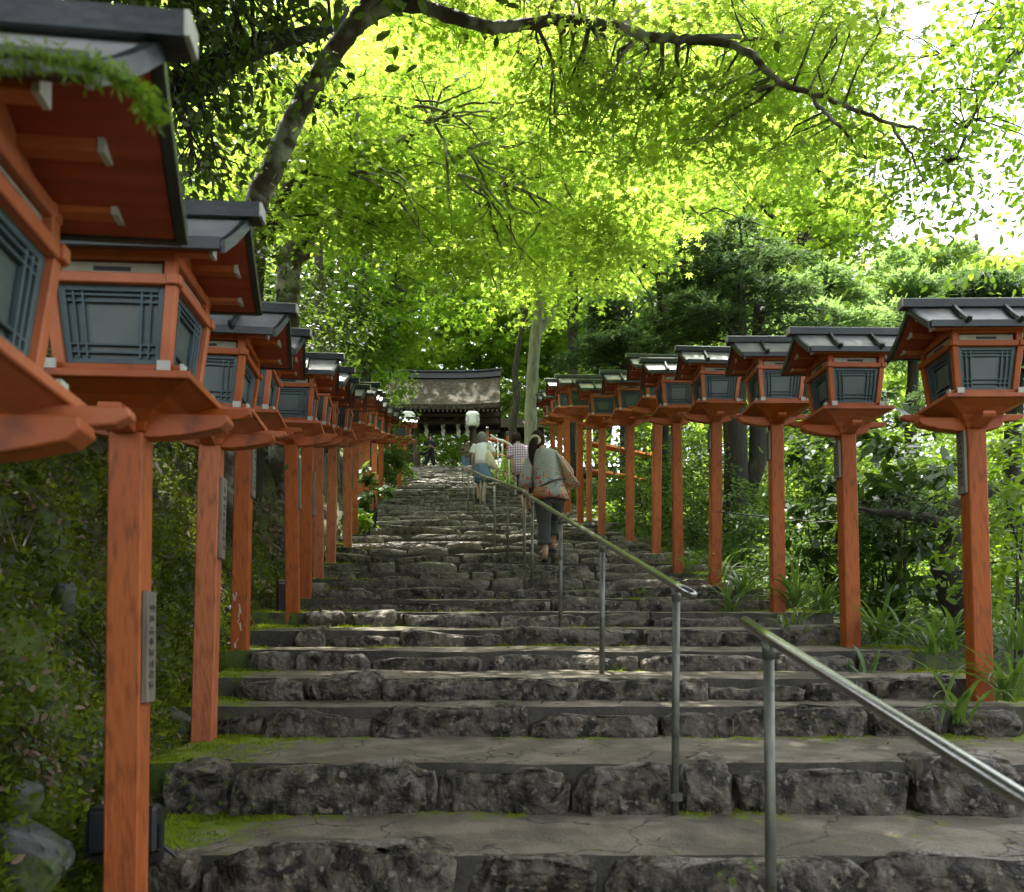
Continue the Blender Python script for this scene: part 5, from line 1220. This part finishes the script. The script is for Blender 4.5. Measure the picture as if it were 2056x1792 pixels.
# shrubs
gs = 'shrubs behind the right row of lanterns'
def shrub(label, x, y, Y, rx, rz, n, mleaf, T, size, stems=4, name='shrub', cat='shrub', group=None, upn=.6):
    c = P(x, y, Y); b0 = Vector((c.x, Y, float(G(c.x, Y))-.08)); t = thing(name, label, cat, b0, 0, group)
    h = c.z-b0.z; b = MB()
    if group == gs and h > rz: n = int(n*min(1.6, .6+.4*h/rz)); low = h*.62; h_c, rz_c = low+(h-low)*.35, max(rz, (h+rz)*.55)
    else: h_c, rz_c = h, rz
    for k in range(stems):
        a = rt.uniform(0, 6.28); e = Vector((math.cos(a)*rx*.75*rt.random(), math.sin(a)*rx*.75*rt.random(), h+rz*rt.uniform(-.4, .7)))
        b.tube([(rt.gauss(0, .05), rt.gauss(0, .05), 0), e*.5+Vector((rt.gauss(0, .06), rt.gauss(0, .06), 0)), e], [.010, .007, .003], 5, .1, False)
    b.build('stem', M_bark, t, True)
    n = int(n*1.25); nb = max(6, n//22); d = unit(RNG.normal(size=(nb, 3)))*(RNG.random((nb, 1))**.4); d[:, 2] *= 1
    cc = d*np.array([rx, rx, rz_c])+np.array([0, 0, h_c]); k = RNG.integers(0, nb, n)
    C = cc[k]+RNG.normal(size=(n, 3))*np.array([.10, .10, .06])*max(.5, rx)
    C[:, 2] = np.maximum(C[:, 2], .03)
    N = RNG.normal(size=(n, 3))*upn+np.array([0, -.25, 1])+.5*d[k]
    fastmesh('foliage', leafverts(C, N, size*RNG.uniform(.6, 1.3, n), T), len(T), mleaf, t)
    return t
SH = [('glossy large-leaved shrub between the second and third posts on the right', 1800, 935, 8.2, .55, .42, 620, L_broad, OVAL, .15),
 ('glossy dark shrub behind the second post on the right', 1660, 960, 9.0, .5, .45, 600, L_broad, OVAL, .12),
 ('lime-leaved shrub at the right edge beside the first post', 2040, 960, 6.6, .55, .5, 700, L_lime, OVAL, .085),
 ('light small-leaved bush low in the gap left of the first post', 1815, 1120, 9.0, .8, .5, 3000, L_lime, OVAL, .05),
 ('fine-leaved bush behind the strap leaves right of the second post', 1745, 1060, 8.6, .5, .35, 1500, L_shrub, OVAL, .05),
 ('dark bush filling the gap between fourth and fifth posts on the right', 1395, 985, 12.5, .8, .8, 2400, L_shrub, OVAL, .075),
 ('dark bush between the fifth and seventh posts on the right', 1300, 980, 14.5, .8, .9, 2200, L_shrub, OVAL, .08),
 ('silvery fine-leaved bush right of the third post', 1640, 1105, 9.6, .7, .45, 2600, L_shrub, OVAL, .055),
 ('mid green bush between the third and fourth posts', 1520, 1060, 11.0, .55, .6, 1500, L_shrub, OVAL, .07),
 ('pale green bush beyond the hemlock trunks', 1590, 920, 14.5, 1.1, .8, 2200, L_far, OVAL, .09),
 ('sunny yellow-green thicket far behind the first post', 1990, 1080, 11.5, 1.5, .9, 3400, L_lime, OVAL, .08),
 ('sunny thicket far behind the second post', 1760, 980, 13.5, 1.3, 1.0, 3000, L_lime, OVAL, .085),
 ('deep shadowed bush at the right edge below the lime leaves', 2085, 1200, 8.2, .6, .5, 1500, L_shrub, OVAL, .07),
 ('bright herb beside the far right posts and red fence', 1240, 1050, 15.6, .7, .35, 900, L_lime, OVAL, .10),
 ('leafy bush beside the plaid shirt on the right of the upper stairs', 1040, 960, 24., 1.0, .8, 1300, L_lime, OVAL, .12),
 ('low leafy bush right of the walkers below the far lanterns', 1195, 990, 19., .9, .6, 1200, L_shrub, OVAL, .10),
 ('rounded shrub beyond the gate opening', 885, 890, 50., 3.0, 1.6, 2600, L_far, OVAL, .22),
 ('yellow-green shrub beyond the gate beside the left pillar', 905, 915, 47., 1.0, .7, 1000, L_lime, OVAL, .16),
 ('dark shrub right of the gate under the pavilion roof', 1010, 885, 46., 1.8, 1.3, 1600, L_shrub, OVAL, .20),
 ('tall dark shrub behind the pavilion posts', 1080, 900, 48., 2.0, 1.6, 1600, L_shrub, OVAL, .22),
 ('broad mixed bush far right behind the lantern posts', 2080, 860, 12.5, 1.2, .9, 2200, L_lime, OVAL, .09),
 ('dark understorey bush behind the hemlock base', 1450, 930, 16.5, 1.3, 1.1, 2400, L_shrub, OVAL, .10),
 ('dark understorey bush behind the glossy shrubs', 1860, 1000, 11., 1.0, .8, 2200, L_shrub, OVAL, .08)]
for s in SH: shrub(*s, group=gs if s[2] > 1000 or s[3] < 20 else None)
# left: undergrowth above the bank
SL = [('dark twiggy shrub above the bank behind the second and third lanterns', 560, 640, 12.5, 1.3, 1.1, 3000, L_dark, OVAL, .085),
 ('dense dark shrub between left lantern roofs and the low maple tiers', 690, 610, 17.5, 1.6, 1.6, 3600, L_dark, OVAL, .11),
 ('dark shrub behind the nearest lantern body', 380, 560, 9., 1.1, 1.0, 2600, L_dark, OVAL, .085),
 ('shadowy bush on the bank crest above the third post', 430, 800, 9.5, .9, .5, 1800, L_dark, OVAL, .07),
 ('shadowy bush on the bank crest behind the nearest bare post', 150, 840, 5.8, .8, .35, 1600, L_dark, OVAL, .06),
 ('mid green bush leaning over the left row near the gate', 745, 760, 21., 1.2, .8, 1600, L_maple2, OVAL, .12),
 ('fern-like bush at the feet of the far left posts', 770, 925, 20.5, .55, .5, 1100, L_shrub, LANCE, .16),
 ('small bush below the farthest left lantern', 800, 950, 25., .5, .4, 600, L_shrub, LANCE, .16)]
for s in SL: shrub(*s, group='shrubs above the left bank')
t = shrub('clump of large bright green leaves spilling from the left row onto the stairs', 748, 990, 14.2, .28, .40, 170, L_shrub, OVAL, .17, 8, 'broadleaf_clump', 'plant', None, .45)
t = shrub('small clump of round green leaves at the foot of the left bank', 722, 1045, 13.6, .2, .14, 90, L_lime, OVAL, .12, 4, 'broadleaf_clump', 'plant')

# strap-leaved plants along the right edge
def strap_plant(label, x, y, Y, n, ln, rnd):
    b0 = P(x, y, Y); t = thing('strap_leaf_plant', label, 'plant', b0, 0, 'strap-leaved plants at the feet of the right posts'); b = MB()
    for k in range(n):
        a = rnd.uniform(0, 6.283); L_ = ln*rnd.uniform(.6, 1.15); el = rnd.uniform(.75, 1.4); w_ = rnd.uniform(.011, .019); p = Vector((rnd.gauss(0, .03), rnd.gauss(0, .03), -.02)); d = Vector((math.cos(a)*math.cos(el), math.sin(a)*math.cos(el), math.sin(el))); sd_ = Vector((-math.sin(a), math.cos(a), 0))
        rows = []; m = 9; bend = rnd.uniform(.12, .32)
        for i in range(m+1):
            u = i/m; ww = w_*(.55+.9*u if u < .5 else 1.0)*(1-max(0, u-.55)/.45*.96)
            rows += [p+sd_*ww+Vector((0, 0, ww*.4)), p, p-sd_*ww+Vector((0, 0, ww*.4))]
            p = p+d*(L_/m); d = (d+Vector((math.cos(a)*.04, math.sin(a)*.04, -bend*(.4+u)))).normalized()
        fs = []
        for i in range(m):
            for q in (0, 1): fs.append((i*3+q, i*3+q+1, i*3+4+q, i*3+3+q))
        b.add(rows, fs)
    b.build('blade', L_strap, t, True)
rp_ = random.Random(3)
ST = [(1442, 1168, 9.0, 14, .42, 'short upright strap-leaf plant left of the fourth post'), (1490, 1190, 8.4, 26, .55, 'spreading strap-leaf plant beside the fourth post'), (1600, 1215, 7.5, 22, .50, 'tall strap-leaf plant right of the third post'), (1655, 1225, 7.2, 18, .45, 'leaning strap-leaf plant left of the second post'),
 (1470, 1225, 7.7, 20, .45, 'strap-leaf plant above the end of the middle handrail'), (1590, 1262, 6.6, 10, .34, 'small strap-leaf plant on the mossy ledge above the near handrail'), (1760, 1285, 6.3, 24, .50, 'arching strap-leaf plant right of the second post'), (1800, 1290, 6.1, 16, .42, 'bushy strap-leaf plant in the middle of the right ledge'),
 (1868, 1310, 5.7, 14, .42, 'upright bright strap-leaf plant left of the first post'), (1905, 1300, 5.9, 18, .5, 'drooping strap-leaf plant touching the first post'), (1925, 1445, 4.6, 10, .46, 'strap-leaf plant in front of the first post on the stair edge'), (2030, 1400, 4.9, 22, .5, 'broad strap-leaf plant at the right edge of the photo'),
 (1735, 1352, 5.6, 7, .24, 'tiny strap-leaf tuft on the stone below the second post'), (2040, 1300, 6., 20, .5, 'strap-leaf plant behind the first post at the right edge'), (1700, 1190, 8.4, 18, .45, 'strap-leaf plant in shade behind the second post'), (1385, 1140, 9.8, 10, .3, 'low strap-leaf tuft near the fifth post')]
for x, y, Y, n, ln, lb in ST: strap_plant(lb, x, y, Y, n, ln, rp_)
# bamboo stake with wire
t = thing('garden_stake', 'thin bamboo stake with wire between the first and second posts on the right', 'stake', P(1806, 1290, 8.2)); b = MB()
for k in range(6): b.tube([(.012*k*.3, 0, .22*k), (.012*(k+1)*.3, 0, .22*(k+1)-.012), (.012*(k+1)*.3, 0, .22*(k+1))], [.024, .024, .028], 8)
b.build('cane', mat('bamboo', (.10, .14, .04), (.07, .10, .03), 6, .5), t, True)
b = MB(); b.tube([(-1.6, .3, 1.25), (-.7, .1, 1.12), (.004, -.02, 1.15), (.8, -.2, 1.0), (1.3, -.4, .92)], .006, 4); b.build('wire', M_blk, t)

# moss and fern hanging over the nearest roof
fr = thing('fern_frond', 'bright green ferny sprig arching over the roof of the huge close lantern', 'fern', P(0, 130, 1.24)); o0 = fr.location.copy()
spine = fine_path([P(*q)-o0 for q in [(-160, 150, 1.22), (0, 112, 1.22), (110, 122, 1.22), (200, 142, 1.23), (262, 170, 1.23), (295, 205, 1.23), (305, 235, 1.23)]], 8, 0.)
b = MB(); b.tube(spine, .004, 5); b.build('stalk', M_bark, fr)
C = []; D = []; S = []
for i, p in enumerate(spine):
    for k in range(34): C.append(np.array(p)+RNG.normal(size=3)*np.array([.010, .012, .007])*(1.25-.6*i/len(spine))); D.append(np.array([.5, RNG.normal()*.6, RNG.normal()*.6-.35-.5*(i > len(spine)*.7)])); S.append(RNG.uniform(.007, .019))
C, D, S = np.array(C), np.array(D), np.array(S)
fastmesh('leaflets', leafverts(C, RNG.normal(size=C.shape)+np.array([0, 0, .8]), S, LANCE, D), len(LANCE), L_lime, fr)

# vines with small leaves hanging by the far left lanterns
vn = thing('vine', 'thin leafy vine trailing in front of the farthest left lanterns and the gate', 'vine', P(800, 860, 22.)); o0 = vn.location.copy()
b = MB(); C = []
for pts in ([(770, 870), (800, 852), (838, 838)], [(775, 885), (815, 882), (852, 876)], [(765, 908), (815, 905), (860, 902)], [(790, 915), (815, 935), (830, 955)]):
    f = fine_path([P(x, y, 21.5)-o0 for x, y in pts], 10, .02); b.tube(f, .008, 4)
    for p in f:
        for k in range(4): C.append(np.array(p)+RNG.normal(size=3)*.045)
b.build('stem', M_bark, vn); C = np.array(C); fastmesh('leaves', leafverts(C, RNG.normal(size=C.shape)+np.array([0, -.3, .8]), RNG.uniform(.05, .11, len(C)), OVAL), len(OVAL), L_lime, vn)

# far wood on the rising hill: one mass behind everything
C = []; N = []; S = []; rw = np.random.default_rng(3)
def far_mass(n_p, x0, x1, y0, y1, Y0, Y1, r0, r1, per, size):
    out = []
    while len(out) < n_p:
        x, y, Y = rw.uniform(x0, x1), rw.uniform(y0, y1), rw.uniform(Y0, Y1)
        if Y < 47 and 600 < x < 1240 and y > 480: continue
        if x > 1560 and y < 505-(x > 1900)*0+(.12*(x-1750)): continue
        out.append((P(x, y, Y), rw.uniform(r0, r1), rw.uniform(.4, .8)))
    return pads_leaves([(np.array(c), r_, z_) for c, r_, z_ in out], per, size, .7, .3, 1.6)
for a in ((330, 300, 1620, -160, 820, 36, 62, 1.6, 3.0, 9, .42), (110, 1300, 2150, 480, 800, 30, 55, 1.4, 2.6, 9, .40), (90, -500, 520, -120, 760, 18, 34, 1.2, 2.2, 14, .28), (150, 1150, 2300, 720, 1020, 22, 40, 1., 2.0, 26, .19), (26, 700, 1150, 800, 900, 54, 66, 2., 3., 9, .4), (130, 520, 1300, 540, 820, 50, 64, 1.8, 3., 9, .42), (120, 1290, 2250, 860, 1130, 14, 26, .7, 1.2, 70, .10)):
    c, n, s = far_mass(*a); C.append(c); N.append(n); S.append(s)
C, N, S = map(np.concatenate, (C, N, S)); fw = fastmesh('far_wood', leafverts(C, N, S, MAPLE5), len(MAPLE5), L_far); kind(fw, 'stuff')
# dim stems of the far wood
b = MB()
for k in range(46):
    Y = rt.uniform(34, 60); x = rt.choice([rt.uniform(200, 690), rt.uniform(1200, 1750)]); X = gx_(x, Y); z = float(G(X, Y)); r = rt.uniform(.12, .3); h = rt.uniform(9, 17)
    b.tube([(X, Y, z-.5), (X+rt.gauss(0, .5), Y, z+h*.5), (X+rt.gauss(0, 1.4), Y, z+h)], [r, r*.8, r*.3], 8, .1)
kind(b.build('far_stems', M_bark, None, True), 'stuff')
# unseen overhead crown, added to keep the sun off the near stairs
oc = path([Vector((-6.2, 1.5, float(G(-6.2, 1.5))-.3)), Vector((-6., 1.8, 5.)), Vector((-5., 2.2, 9.5)), Vector((-3, 3, 12))], [.34, .3, .22, .1])
ob1 = path([Vector((-5.4, 2., 8.3)), Vector((-2.5, 3.5, 9.4)), Vector((0, 4.5, 9.8)), Vector((2.5, 5.5, 9.6))], [.16, .12, .09, .03])
pd = []
for k in range(230):
    Y = rt.uniform(-3.5, 8.0); X = rt.uniform(-8, 3.2); z = 8.6+rt.uniform(-.4, 1.8); z = max(z, CZ+.80*Y+1.5)
    pd.append((Vector((X, Y, z)), rt.uniform(.7, 1.2), .2))
for k in range(130):
    Y = rt.uniform(-2.5, 5.2); X = rt.uniform(-5, 3.6); pd.append((Vector((X, Y, max(7.2+rt.uniform(-.4, .8), CZ+.80*Y+1.3))), rt.uniform(.6, 1.), .15))
tree('added_shade_tree', 'unseen broadleaf tree added above the left bank, its crown shading the near stairs', 'tree', [oc, ob1], pd, L_dark, OVAL, 200, .155, M_bark, .5, .3, None, .02, 2, .12, 1.5)
# low undergrowth on the ground right of the stairs
n = 34000; Yq = RNG.uniform(4, 26, n)**1.0; Xq = xr(Yq)+.35+np.abs(RNG.normal(size=n))*2.6
ns = vnoise(np.stack([Xq, Yq, Yq*0], -1), 1.1)
Zq = G(Xq, Yq)+np.clip(ns, 0, 1)*RNG.random(n)*.55+RNG.random(n)*.08
C = np.stack([Xq, Yq, Zq], -1)
kind(fastmesh('undergrowth', leafverts(C, RNG.normal(size=C.shape)*.5+np.array([-.1, -.35, 1]), RNG.uniform(.03, .08, n)*np.clip(Yq/8, .8, 1.8), OVAL), len(OVAL), L_shrub), 'stuff')
